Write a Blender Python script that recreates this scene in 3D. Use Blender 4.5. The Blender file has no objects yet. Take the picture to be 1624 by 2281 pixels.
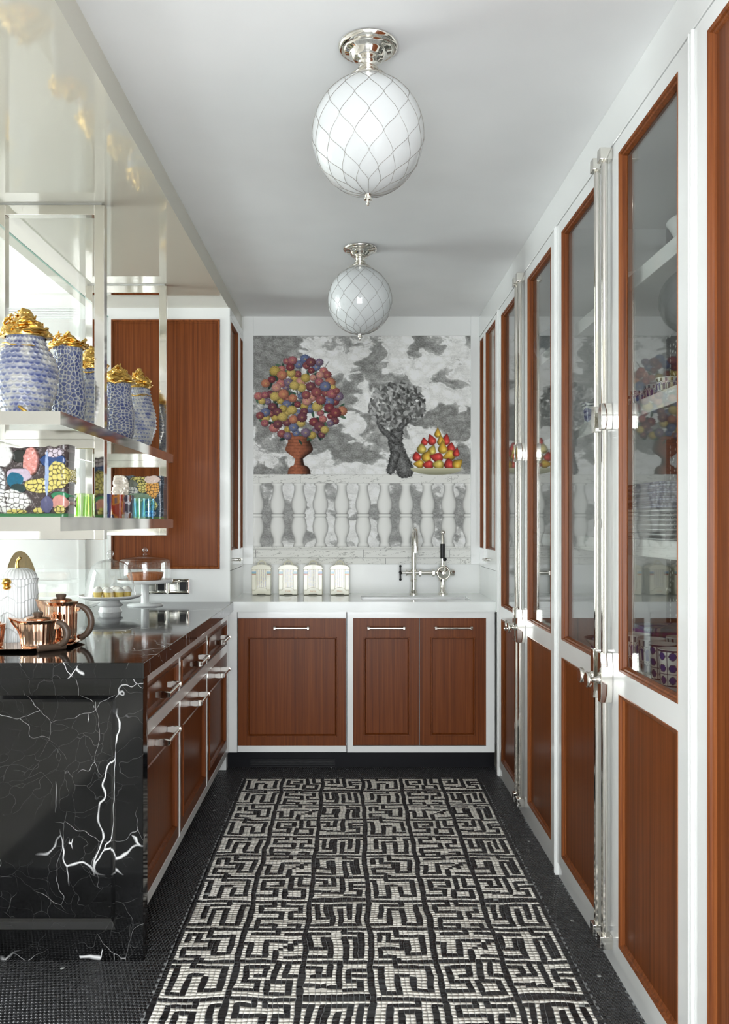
import bpy, math, random
import numpy as np
from mathutils import Matrix, Vector

# ------------------------------------------------------------------ camera, sky, light, exposure
SC = bpy.context.scene
COL = SC.collection
F, VX, VY, W, H = 1870.0, 780.0, 1165.0, 1624.0, 2281.0
EYE = 1.34
cam_d = bpy.data.cameras.new('camera')
cam_d.sensor_fit = 'HORIZONTAL'; cam_d.sensor_width = 36.0
cam_d.lens = 36.0 * F / W
cam_d.shift_x = (W / 2 - VX) / W
cam_d.shift_y = (VY - H / 2) / W
cam_d.clip_start = 0.02
cam = bpy.data.objects.new('camera', cam_d); COL.objects.link(cam)
cam.location = (0, 0, EYE); cam.rotation_euler = (math.pi / 2, 0, 0)
SC.camera = cam
wd = bpy.data.worlds.new('overcast_sky'); SC.world = wd; wd.use_nodes = True
wd.node_tree.nodes['Background'].inputs[0].default_value = (0.93, 0.97, 1.0, 1)
wd.node_tree.nodes['Background'].inputs[1].default_value = 15.0
SC.view_settings.view_transform = 'Standard'; SC.view_settings.look = 'None'
SC.view_settings.gamma = 1.0; SC.view_settings.use_curve_mapping = False
SC.view_settings.exposure = 0.22
SC.cycles.max_bounces = 14; SC.cycles.diffuse_bounces = 6; SC.cycles.glossy_bounces = 6
SC.cycles.transparent_max_bounces = 24; SC.cycles.transmission_bounces = 8
SC.cycles.caustics_reflective = False; SC.cycles.caustics_refractive = False
SC.cycles.sample_clamp_indirect = 6.0
SC.cycles.use_denoising = True
rnd = random.Random(7); nr = np.random.RandomState(5)

def portal(name, loc, rot, sx, sy):   # guides the sky light through a window opening, gives no light of its own
    l = bpy.data.lights.new(name, 'AREA'); l.shape = 'RECTANGLE'; l.size = sx; l.size_y = sy
    l.cycles.is_portal = True
    o = bpy.data.objects.new(name, l); o.location = loc; o.rotation_euler = rot; COL.objects.link(o)

# ------------------------------------------------------------------ room numbers (metres)
XR = 0.787       # face of the tall glazed cabinets
XL = -0.66       # face of the island drawers
YB = 5.12        # back wall
YF = 4.56        # face of the back cabinets
ZC = 2.597       # ceiling
ZS = 2.508       # soffit
ZT = 0.912       # worktops
def px(x, y, Y):  # photo pixel on the plane at distance Y
    return ((x - VX) * Y / F, Y, EYE - (y - VY) * Y / F)

portal('window_left_offscreen', (-4.2, 3.7, 1.7), (0, -math.pi / 2, 0), 2.1, 1.6)
portal('window_behind_offscreen', (-.2, -1.8, 1.2), (math.pi / 2, 0, 0), 1.9, 2.1)

# ------------------------------------------------------------------ materials
def srgb(r, g, b):
    f = lambda c: (c / 255 / 12.92) if c / 255 <= .04045 else ((c / 255 + .055) / 1.055) ** 2.4
    return (f(r), f(g), f(b), 1)
def slin(a):
    a = np.clip(np.asarray(a, float) / 255, 0, 1)
    return np.where(a <= .04045, a / 12.92, ((a + .055) / 1.055) ** 2.4)
class N:
    def __init__(s, name):
        s.m = bpy.data.materials.new(name); s.m.use_nodes = True
        s.t = s.m.node_tree; s.p = s.t.nodes['Principled BSDF']
    def n(s, kind, **kw):
        o = s.t.nodes.new(kind)
        for k, v in kw.items():
            if k in o.inputs: o.inputs[k].default_value = v
            else: setattr(o, k, v)
        return o
    def l(s, a, b): s.t.links.new(a, b)
    def ramp(s, fac, stops):
        r = s.n('ShaderNodeValToRGB'); e = r.color_ramp.elements
        while len(e) < len(stops): e.new(0.5)
        for i, (p, c) in enumerate(stops): e[i].position = p; e[i].color = c
        s.l(fac, r.inputs[0]); return r.outputs[0]
    def coords(s, scale=(1, 1, 1), rot=(0, 0, 0), kind='Object'):
        c = s.n('ShaderNodeTexCoord'); m = s.n('ShaderNodeMapping')
        m.inputs['Scale'].default_value = scale; m.inputs['Rotation'].default_value = rot
        s.l(c.outputs[kind], m.inputs[0]); return m.outputs[0]
    def bump(s, h, strength=.2, dist=.01):
        b = s.n('ShaderNodeBump', Strength=strength, Distance=dist); s.l(h, b.inputs['Height']); s.l(b.outputs[0], s.p.inputs['Normal'])
def plain(name, col, rough=.4, metal=0., spec=.5, coat=0., ior=None, noise=0., sss=0.):
    k = N(name); p = k.p
    p.inputs['Base Color'].default_value = col; p.inputs['Roughness'].default_value = rough
    p.inputs['Metallic'].default_value = metal; p.inputs['Specular IOR Level'].default_value = spec
    p.inputs['Coat Weight'].default_value = coat; p.inputs['Coat Roughness'].default_value = .03
    if ior: p.inputs['IOR'].default_value = ior
    if noise:
        t = k.n('ShaderNodeTexNoise', Scale=noise, Detail=3.0); k.l(k.coords(), t.inputs['Vector'])
        a = tuple(c * .93 for c in col[:3]) + (1,); b = tuple(min(1, c * 1.05) for c in col[:3]) + (1,)
        k.l(k.ramp(t.outputs[0], [(.3, a), (.7, b)]), p.inputs['Base Color'])
    return k.m
def wood(name, dark, mid, light, horizontal=False, rough=.32):
    k = N(name)
    v = k.coords((52, 52, .5) if not horizontal else (.5, .5, 52))
    t = k.n('ShaderNodeTexNoise', Scale=1.6, Detail=5.0, Roughness=.62, Distortion=.25); k.l(v, t.inputs['Vector'])
    v2 = k.coords((240, 240, 5) if not horizontal else (5, 5, 240))
    t2 = k.n('ShaderNodeTexNoise', Scale=1.0, Detail=2.0); k.l(v2, t2.inputs['Vector'])
    mx = k.n('ShaderNodeMath', operation='MULTIPLY_ADD'); k.l(t2.outputs[0], mx.inputs[0]); mx.inputs[1].default_value = .38
    k.l(t.outputs[0], mx.inputs[2])
    k.l(k.ramp(mx.outputs[0], [(.45, dark), (.68, mid), (.95, light)]), k.p.inputs['Base Color'])
    k.p.inputs['Roughness'].default_value = rough; k.p.inputs['Specular IOR Level'].default_value = .15
    k.p.inputs['Coat Weight'].default_value = .0; k.p.inputs['Coat Roughness'].default_value = .15
    return k.m
def vcol(name, rough=.5, coat=0., metal=0., bump=0., spec=.5):
    k = N(name); a = k.n('ShaderNodeVertexColor'); a.layer_name = 'Col'
    k.l(a.outputs[0], k.p.inputs['Base Color']); k.p.inputs['Roughness'].default_value = rough
    k.p.inputs['Coat Weight'].default_value = coat; k.p.inputs['Metallic'].default_value = metal
    k.p.inputs['Specular IOR Level'].default_value = spec
    if bump:
        t = k.n('ShaderNodeTexNoise', Scale=120.0, Detail=3.0); k.l(k.coords(), t.inputs['Vector']); k.bump(t.outputs[0], bump, .002)
    return k.m
def thin_glass(name, tint=(.97, .985, .975, 1), ior=1.5, rough=0.0, boost=1.0):
    k = N(name); k.t.nodes.remove(k.p)
    out = [n for n in k.t.nodes if n.type == 'OUTPUT_MATERIAL'][0]
    tr = k.n('ShaderNodeBsdfTransparent', Color=tint); gl = k.n('ShaderNodeBsdfGlossy', Roughness=rough)
    fr = k.n('ShaderNodeFresnel'); ge = k.n('ShaderNodeNewGeometry'); io = k.n('ShaderNodeMapRange')   # thin sheet: both faces reflect alike
    io.inputs['To Min'].default_value = ior; io.inputs['To Max'].default_value = 1 / ior
    k.l(ge.outputs['Backfacing'], io.inputs['Value']); k.l(io.outputs[0], fr.inputs['IOR']); mx = k.n('ShaderNodeMixShader')
    mu = k.n('ShaderNodeMath', operation='MULTIPLY'); mu.use_clamp = True; mu.inputs[1].default_value = boost
    k.l(fr.outputs[0], mu.inputs[0]); k.l(mu.outputs[0], mx.inputs[0]); k.l(tr.outputs[0], mx.inputs[1]); k.l(gl.outputs[0], mx.inputs[2])
    k.l(mx.outputs[0], out.inputs[0]); return k.m
def marble():
    k = N('black_marble'); base = k.coords((1, 1, 1))
    w = k.n('ShaderNodeTexNoise', Scale=2.2, Detail=4.0); k.l(base, w.inputs['Vector'])
    def warp(amount, scale):
        s1 = k.n('ShaderNodeVectorMath', operation='SCALE'); k.l(w.outputs[1], s1.inputs[0]); s1.inputs['Scale'].default_value = amount
        a = k.n('ShaderNodeVectorMath', operation='ADD'); k.l(base, a.inputs[0]); k.l(s1.outputs[0], a.inputs[1])
        m = k.n('ShaderNodeMapping'); m.inputs['Scale'].default_value = scale; m.inputs['Rotation'].default_value = (.2, .5, .3)
        k.l(a.outputs[0], m.inputs[0]); return m.outputs[0]
    def vein(scale3, vs, width, amount, gain, mscale, lo, hi):
        v = k.n('ShaderNodeTexVoronoi', feature='DISTANCE_TO_EDGE', Scale=vs); k.l(warp(amount, scale3), v.inputs['Vector'])
        r = k.ramp(v.outputs[0], [(0, (gain,) * 3 + (1,)), (width, (0, 0, 0, 1))])
        g = k.n('ShaderNodeTexNoise', Scale=mscale, Detail=2.0); k.l(base, g.inputs['Vector'])
        gm = k.ramp(g.outputs[0], [(lo, (0, 0, 0, 1)), (hi, (1, 1, 1, 1))])
        mu = k.n('ShaderNodeMix', data_type='RGBA', blend_type='MULTIPLY'); mu.inputs[0].default_value = 1
        k.l(r, mu.inputs[6]); k.l(gm, mu.inputs[7]); return mu.outputs[2]
    def add(a, b):
        mu = k.n('ShaderNodeMix', data_type='RGBA', blend_type='ADD'); mu.inputs[0].default_value = 1
        k.l(a, mu.inputs[6]); k.l(b, mu.inputs[7]); return mu.outputs[2]
    v1 = vein((1, 1, .62), 3.0, .0075, .30, .95, 1.9, .50, .56)
    v2 = vein((1, 1, .8), 5.5, .0035, .45, .45, 3.1, .48, .58)
    v3 = vein((1, 1, 1), 13.0, .006, .6, .09, 4.0, .44, .58)
    v4 = vein((1.6, 1, .5), 8.0, .020, .5, .8, 7.5, .645, .665)
    s = add(add(v1, v2), add(v3, v4))
    b = k.n('ShaderNodeTexNoise', Scale=9.0, Detail=5.0); k.l(base, b.inputs['Vector'])
    k.l(add(s, k.ramp(b.outputs[0], [(.35, (.002, .002, .002, 1)), (.75, (.007, .007, .0075, 1))])), k.p.inputs['Base Color'])
    k.p.inputs['Roughness'].default_value = .07
    return k.m

MAT = dict(
    lacquer=plain('white_lacquer', (.81, .82, .805, 1), .14, spec=.5, coat=.2),
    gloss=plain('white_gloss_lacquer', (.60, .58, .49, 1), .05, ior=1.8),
    stone=plain('white_polished_stone', (.80, .82, .80, 1), .10, spec=.28, noise=3.),
    splash=plain('satin_white_stone', (.82, .83, .81, 1), .32, noise=3.),
    paint=plain('white_wall_paint', (.84, .84, .825, 1), .6, noise=2.),
    ceil=plain('ceiling_paint', (.84, .845, .845, 1), .7, noise=1.5),
    inside=plain('cabinet_interior_paint', (.80, .81, .80, 1), .4),
    mahog=wood('mahogany', srgb(82, 41, 19), srgb(109, 57, 26), srgb(130, 73, 37)),
    mahog_l=wood('mahogany_moulding', srgb(82, 42, 20), srgb(120, 66, 34), srgb(146, 86, 46), rough=.3),
    nickel=plain('polished_nickel', (.80, .775, .72, 1), .07, 1.),
    steel=plain('brushed_steel', (.62, .62, .61, 1), .28, 1.),
    black=plain('black_plastic', (.010, .010, .011, 1), .35, spec=.25),
    kick=plain('black_kickboard', (.008, .008, .010, 1), .35, spec=.12),
    grout=plain('grey_grout', (.30, .31, .315, 1), .8, noise=40.),
    darkfloor=plain('pale_stone_floor', (.50, .48, .44, 1), .5, noise=3.),
    nearfloor=plain('dark_mosaic_far', (.20, .20, .195, 1), .3, noise=60.),
    marble=marble(),
    glass=thin_glass('clear_pane', boost=1.45), glass2=thin_glass('glass_screen', (.955, .98, .965, 1)),
    dome=thin_glass('cloche_glass', (.94, .945, .94, 1), 1.5, 0., 2.0),
    bronze=plain('bronze_glass', srgb(120, 108, 92), .22, coat=.5),
    green=plain('glass_edge', srgb(120, 165, 150), .1),
    opal=plain('opal_glass', (.60, .62, .62, 1), .06, coat=.2),
    wire=plain('net_wire', (.30, .28, .25, 1), .4, .5),
    gold=plain('gold_leaf', (.70, .44, .12, 1), .24, 1.),
    goldleaf=plain('gold_foil', (.86, .70, .40, 1), .45, 1., noise=60.),
    copper=plain('rose_copper', (.74, .47, .33, 1), .07, 1.),
    umber=plain('brown_horn', srgb(84, 68, 56), .4, noise=30.),
    porcelain=plain('white_porcelain', (.82, .83, .82, 1), .15, coat=.4),
    cream=plain('cream_ceramic', srgb(222, 219, 198), .22, coat=.3),
    gilt=plain('gilt_ink', srgb(196, 150, 96), .4),
    cake=plain('yellow_cake', srgb(226, 196, 96), .7, noise=60.),
    icing=plain('white_icing', srgb(244, 240, 232), .6),
    sprinkle=plain('pink_sprinkle', srgb(214, 120, 120), .5),
    crust=plain('baked_crust', srgb(176, 108, 62), .7, noise=80.),
    v=vcol('glazed_print', .25, .3), vm=vcol('matte_print', .75, 0., 0., 0., .2), vt=vcol('tessera_stone', .22, 0.), vr=vcol('rough_glaze', .35, .25, 0., .15),
    wallp=plain('dark_wallpaper', (.012, .012, .012, 1), .5), bead=plain('pearl_bead', (.75, .77, .75, 1), .4),
    bluec=plain('blue_glaze', srgb(40, 44, 110), .2), silver=plain('silver_filigree', (.7, .69, .66, 1), .2, 1.),
    acryl=plain('frosted_acrylic', (.7, .72, .72, 1), .2), winframe=plain('window_frame_paint', (.7, .7, .7, 1), .5),
)
def tint_glass(name, col):
    return thin_glass(name, col, 1.5, 0., 1.5)

# ------------------------------------------------------------------ mesh builder
def tag(o, label=None, cat=None, group=None, kind=None):
    if label: o['label'] = label
    if cat: o['category'] = cat
    if group: o['group'] = group
    if kind: o['kind'] = kind
    return o
def thing(name, label, cat, loc, group=None):
    o = bpy.data.objects.new(name, None); COL.objects.link(o); o.location = loc; o.empty_display_size = .05
    return tag(o, label, cat, group)
def root_of(o):
    while o.parent: o = o.parent
    return o
def finish(name, me, mats, parent, smooth, sharp, bevel, V=None, own=True):
    for m in mats: me.materials.append(m)
    if smooth:
        me.polygons.foreach_set('use_smooth', [True] * len(me.polygons))
        if sharp: me.set_sharp_from_angle(angle=math.radians(sharp))
    me.update()
    o = bpy.data.objects.new(name, me); COL.objects.link(o)
    if parent is not None: o.parent = parent
    if bevel:
        b = o.modifiers.new('bevel', 'BEVEL'); b.width = bevel; b.segments = 2; b.limit_method = 'ANGLE'; b.angle_limit = math.radians(40)
    return o
class B:
    def __init__(s, T=None): s.v = []; s.f = []; s.mi = []; s.T = T or Matrix.Identity(4); s.c = 0
    def add(s, vs, fs, mi=0):
        k = len(s.v)
        s.v += [tuple(s.T @ Vector(p)) for p in vs]
        s.f += [tuple(i + k for i in f) for f in fs]; s.mi += [mi] * len(fs); return s
    def box(s, x0, x1, y0, y1, z0, z1, mi=0):
        return s.add([(x0, y0, z0), (x1, y0, z0), (x1, y1, z0), (x0, y1, z0), (x0, y0, z1), (x1, y0, z1), (x1, y1, z1), (x0, y1, z1)],
                     [(0, 3, 2, 1), (4, 5, 6, 7), (0, 1, 5, 4), (1, 2, 6, 5), (2, 3, 7, 6), (3, 0, 4, 7)], mi)
    def rings(s, rects, fill=True, mi=0, back=True):
        """nested rectangles (x0,x1,z0,z1,y): each joined to the next, the last filled"""
        vs, fs = [], []
        for (a, b, c, d, y) in rects: vs += [(a, y, c), (b, y, c), (b, y, d), (a, y, d)]
        for k in range(len(rects) - 1):
            for i in range(4):
                j = (i + 1) % 4; fs.append((4 * k + i, 4 * k + j, 4 * k + 4 + j, 4 * k + 4 + i))
        n = 4 * (len(rects) - 1)
        if fill: fs.append((n, n + 1, n + 2, n + 3))
        else: 
            for i in range(4):
                j = (i + 1) % 4; fs.append((n + i, n + j, j, i))
        if fill and back: fs.append((3, 2, 1, 0))
        return s.add(vs, fs, mi)
    def lathe(s, prof, seg=32, c=(0, 0, 0), mi=0, sx=1., sy=1.):
        vs, fs, idx = [], [], []
        for (r, z) in prof:
            if r < 1e-6: idx.append([len(vs)] * seg); vs.append((c[0], c[1], c[2] + z))
            else:
                idx.append(list(range(len(vs), len(vs) + seg)))
                for i in range(seg):
                    a = 2 * math.pi * i / seg; vs.append((c[0] + r * sx * math.cos(a), c[1] + r * sy * math.sin(a), c[2] + z))
        for k in range(len(prof) - 1):
            A, C = idx[k], idx[k + 1]
            for i in range(seg):
                j = (i + 1) % seg; q = []
                for t in (A[i], A[j], C[j], C[i]):
                    if t not in q: q.append(t)
                if len(q) > 2: fs.append(tuple(q))
        return s.add(vs, fs, mi)
    def tube(s, pts, r, n=8, mi=0, cap=True, closed=False):
        P = [Vector(p) for p in pts]; m = len(P); R = r if isinstance(r, (list, tuple)) else [r] * m
        vs, fs = [], []; up = None
        for i in range(m):
            a = P[(i - 1) % m] if closed or i else P[0]; b = P[(i + 1) % m] if closed or i < m - 1 else P[-1]
            t = (b - a).normalized() if (b - a).length > 1e-9 else Vector((0, 0, 1))
            if up is None: up = Vector((0, 0, 1)) if abs(t.z) < .9 else Vector((0, 1, 0))
            u = (up - t * up.dot(t)); u = u.normalized() if u.length > 1e-6 else t.orthogonal().normalized()
            w = t.cross(u); up = u
            for k in range(n):
                a2 = 2 * math.pi * k / n; vs.append(tuple(P[i] + R[i] * (math.cos(a2) * u + math.sin(a2) * w)))
        for i in range(m if closed else m - 1):
            i2 = (i + 1) % m
            for k in range(n):
                k2 = (k + 1) % n; fs.append((i * n + k, i * n + k2, i2 * n + k2, i2 * n + k))
        if cap and not closed: fs.append(tuple(range(n))[::-1]); fs.append(tuple(range((m - 1) * n, m * n)))
        return s.add(vs, fs, mi)
    def cyl(s, a, b, r, n=16, mi=0, r2=None): return s.tube([a, b], [r, r2 if r2 is not None else r], n, mi)
    def prism(s, poly, y0, y1, mi=0):
        """polygon in x,z pulled from y0 to y1"""
        n = len(poly); vs = [(x, y0, z) for x, z in poly] + [(x, y1, z) for x, z in poly]
        fs = [tuple(range(n)), tuple(range(2 * n - 1, n - 1, -1))]
        for i in range(n):
            j = (i + 1) % n; fs.append((i, i + n, j + n, j))
        return s.add(vs, fs, mi)
    def ball(s, c, r, n=12, mi=0, sz=1.):
        return s.lathe([(r * math.sin(math.pi * k / (n // 2)), -sz * r * math.cos(math.pi * k / (n // 2))) for k in range(n // 2 + 1)], n, c, mi)
    def build(s, name, mats, parent=None, smooth=False, sharp=35, bevel=None, col=None):
        V = np.array(s.v)
        if parent is None:
            lo, hi = V.min(0), V.max(0); org = np.array([(lo[0] + hi[0]) / 2, (lo[1] + hi[1]) / 2, lo[2]])
        else: org = np.array(root_of(parent).location)
        me = bpy.data.meshes.new(name); me.from_pydata((V - org).tolist(), [], s.f)
        if not isinstance(mats, (list, tuple)): mats = [mats]
        mats = [MAT[m] if isinstance(m, str) else m for m in mats]
        if len(mats) > 1: me.polygons.foreach_set('material_index', s.mi)
        if col is not None: setcol(me, col)
        o = finish(name, me, mats, parent, smooth, sharp, bevel)
        if parent is None: o.location = org
        return o
def setcol(me, col):
    col = np.asarray(col, float); a = me.attributes.new('Col', 'FLOAT_COLOR', 'POINT')
    c4 = np.ones((len(me.vertices), 4)); c4[:, :3] = col.reshape(-1, col.shape[-1])[:, :3]; a.data.foreach_set('color', c4.ravel())
def grid_obj(name, P, mat, parent=None, col=None, wrap=False, smooth=True, sharp=None):
    """P: (rows, cols, 3) world points"""
    n, m = P.shape[:2]; V = P.reshape(-1, 3).astype(float)
    I = np.arange(n * m).reshape(n, m)
    J = np.concatenate([I, I[:, :1]], 1) if wrap else I
    Fq = np.stack([J[:-1, :-1], J[:-1, 1:], J[1:, 1:], J[1:, :-1]], -1).reshape(-1, 4)
    lo, hi = V.min(0), V.max(0)
    org = np.array(root_of(parent).location) if parent is not None else np.array([(lo[0] + hi[0]) / 2, (lo[1] + hi[1]) / 2, lo[2]])
    me = bpy.data.meshes.new(name)
    me.vertices.add(len(V)); me.vertices.foreach_set('co', (V - org).ravel())
    k = len(Fq); me.loops.add(4 * k); me.loops.foreach_set('vertex_index', Fq.ravel().astype(np.int32))
    me.polygons.add(k); me.polygons.foreach_set('loop_start', np.arange(0, 4 * k, 4, dtype=np.int32))
    me.update(calc_edges=True)
    if col is not None: setcol(me, slin(col))
    o = finish(name, me, [MAT[mat] if isinstance(mat, str) else mat], parent, smooth, sharp, None)
    if parent is None: o.location = org
    return o
def struct(o): return tag(o, kind='structure')
FR = lambda x, y=0, z=0: Matrix.Translation((x, y, z)) @ Matrix.Rotation(-math.pi / 2, 4, 'Z')   # faces -X: local x = -Y, local y = into +X
FL = lambda x, y=0, z=0: Matrix.Translation((x, y, z)) @ Matrix.Rotation(math.pi / 2, 4, 'Z')    # faces +X: local x = +Y, local y = into -X
FB = lambda x=0, y=0, z=0: Matrix.Translation((x, y, z))                                          # faces the camera

# noise in numpy
def hashn(ix, iy, seed):
    h = (ix.astype(np.int64) * 374761393 + iy.astype(np.int64) * 668265263 + seed * 1442695041) & 0xffffffff
    h = ((h ^ (h >> 13)) * 1274126177) & 0xffffffff
    return ((h ^ (h >> 16)) & 0xffff) / 65535.0
def vnoise(x, y, seed=0, wrapx=None):
    ix, iy = np.floor(x), np.floor(y); fx, fy = x - ix, y - iy
    fx, fy = fx * fx * (3 - 2 * fx), fy * fy * (3 - 2 * fy)
    w = (lambda a: a % wrapx) if wrapx else (lambda a: a)
    a, b = hashn(w(ix), iy, seed), hashn(w(ix + 1), iy, seed); c, d = hashn(w(ix), iy + 1, seed), hashn(w(ix + 1), iy + 1, seed)
    return (a * (1 - fx) + b * fx) * (1 - fy) + (c * (1 - fx) + d * fx) * fy
def fbm(x, y, oct=5, seed=0, wrapx=None):
    s = np.zeros(np.broadcast(x, y).shape); amp = .5; tot = 0
    for k in range(oct):
        s = s + amp * vnoise(x * 2 ** k, y * 2 ** k, seed + k * 17, wrapx * 2 ** k if wrapx else None); tot += amp; amp *= .5
    return s / tot
def worley(x, y, seed=0, wrapx=None, jit=.85):
    """distance to the nearest and second nearest cell point, and the cell's random number"""
    ix, iy = np.floor(x), np.floor(y); d1 = np.full(x.shape, 9.); d2 = d1.copy(); idn = np.zeros(x.shape)
    for a in (-1, 0, 1):
        for b in (-1, 0, 1):
            cx, cy = ix + a, iy + b; hx = cx % wrapx if wrapx else cx
            qx = cx + .5 + jit * (hashn(hx, cy, seed) - .5); qy = cy + .5 + jit * (hashn(hx, cy, seed + 5) - .5)
            d = np.hypot(x - qx, y - qy); m = d < d1
            d2 = np.where(m, d1, np.minimum(d2, d)); idn = np.where(m, hashn(hx, cy, seed + 9), idn); d1 = np.where(m, d, d1)
    return d1, d2, idn
def sstep(a, b, x): t = np.clip((x - a) / (b - a), 0, 1); return t * t * (3 - 2 * t)

# ================================================================== STRUCTURE
b = B(); b.box(-4.2, 1.3, -1.85, 5.2, -.06, -.004, 0); b.box(-1.40, .80, 1.9, 4.66, -.0039, -.0017, 1); b.box(-1.40, .80, -1.85, 1.9, -.0039, -.0017, 2)
floor = struct(b.build('floor', ['darkfloor', 'grout', 'nearfloor']))
struct(B().box(-.70, 1.3, YB, 5.2, 0, ZC).build('wall_back', 'splash'))
struct(B().box(-4.2, -1.335, 4.62, 4.7, 0, 3.0).build('wall_left', 'paint'))
struct(B().box(1.25, 1.3, -1.85, YB, 0, ZC).build('wall_right', 'paint'))
b = B(); b.box(.79, 1.25, -1.85, .75, 0, ZC); struct(b.build('wall_right_near', 'paint'))
struct(B().box(-.66, 1.3, -1.85, 5.2, ZC, 2.66).build('ceiling', 'ceil'))
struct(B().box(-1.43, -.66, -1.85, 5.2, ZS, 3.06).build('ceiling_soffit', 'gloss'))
struct(B().box(-4.2, -1.43, -1.85, 4.7, 3.0, 3.06).build('ceiling_left', 'ceil'))
# window wall on the far left, and the window wall behind the camera (both only lit through)
wy0, wy1 = 2.9, 4.5
b = B(); b.box(-4.28, -4.2, -1.85, wy0, 0, 3.06); b.box(-4.28, -4.2, wy1, 4.7, 0, 3.06); b.box(-4.28, -4.2, wy0, wy1, 0, .65); b.box(-4.28, -4.2, wy0, wy1, 2.75, 3.06)
struct(b.build('wall_window_side', 'paint'))
b = B()
for y in (wy0, 3.68, wy1 - .05): b.box(-4.27, -4.21, y, y + .05, .65, 2.75)
b.box(-4.265, -4.215, wy0, wy1, 1.9, 1.94); b.box(-4.27, -4.18, wy0, wy1, .65, .69)
struct(b.build('window_1', 'winframe'))
FY = -1.8
b = B(); b.box(-4.28, -1.15, FY - .08, FY, 0, 3.06); b.box(.75, 1.3, FY - .08, FY, 0, 3.06); b.box(-1.15, .75, FY - .08, FY, 0, .15); b.box(-1.15, .75, FY - .08, FY, 2.25, 3.06)
struct(b.build('wall_front', 'paint'))
b = B()
for x in (-1.15, -.54, .09, .70): b.box(x, x + .05, FY - .07, FY - .01, .15, 2.25)
b.box(-1.15, .75, FY - .065, FY - .015, 1.0, 1.04); b.box(-1.15, .75, FY - .065, FY - .015, 1.65, 1.69)
struct(b.build('window_2', 'winframe'))
# white frame around the mural
b = B(); b.box(-.652, -.589, YB - .012, YB + .002, 1.088, ZC); b.box(.734, .79, YB - .012, YB + .002, 1.088, ZC); b.box(-.589, .734, YB - .012, YB + .002, 2.48, ZC)
struct(b.build('trim_1', 'lacquer', bevel=.002))
# fascia above the tall cabinets, plinth below, slim pilasters between them
struct(B().box(XR - .002, 1.25, .75, YB, 2.472, ZC).build('trim_2', 'lacquer', bevel=.0015))
struct(B().box(XR + .006, 1.25, .75, 4.5, 0, .048).build('baseboard_right', 'lacquer'))
for i, y in enumerate((1.931, 3.206, 4.452)):
    b = B(); b.box(XR - .003, 1.2, y - .012, y + .012, 0, 2.47); b.box(XR - .007, XR - .002, y - .011, y - .006, 0, 2.47); b.box(XR - .007, XR - .002, y + .006, y + .011, 0, 2.47)
    struct(b.build('trim_%d' % (i + 3), 'lacquer', bevel=.0015))
# band of the left room wall: panel line, upright, ventilation grille
b = B(); b.box(-2.6, -1.36, 4.612, 4.622, 1.028, 1.034); b.box(-1.49, -1.455, 4.606, 4.622, .3, 3.0); b.box(-1.36, -1.335, 4.60, 4.622, .3, 3.0)
struct(b.build('trim_6', 'lacquer'))
g = thing('ventilation_grille', 'white slotted air grille high on the bright wall behind the glass screen', 'vent', (-1.68, 4.618, 2.47))
B().box(-1.92, -1.455, 4.610, 4.622, 2.466, 2.474).box(-1.92, -1.455, 4.610, 4.622, 2.520, 2.528).box(-1.92, -1.912, 4.610, 4.622, 2.474, 2.52).box(-1.463, -1.455, 4.610, 4.622, 2.474, 2.52).build('frame', 'lacquer', g)
B().box(-1.912, -1.463, 4.6185, 4.6195, 2.474, 2.52).build('backing', 'steel', g)
for k in range(5): B().box(-1.912, -1.463, 4.611, 4.6185, 2.4755 + k * .0094, 2.4805 + k * .0094).build('slat', 'lacquer', g)

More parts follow.
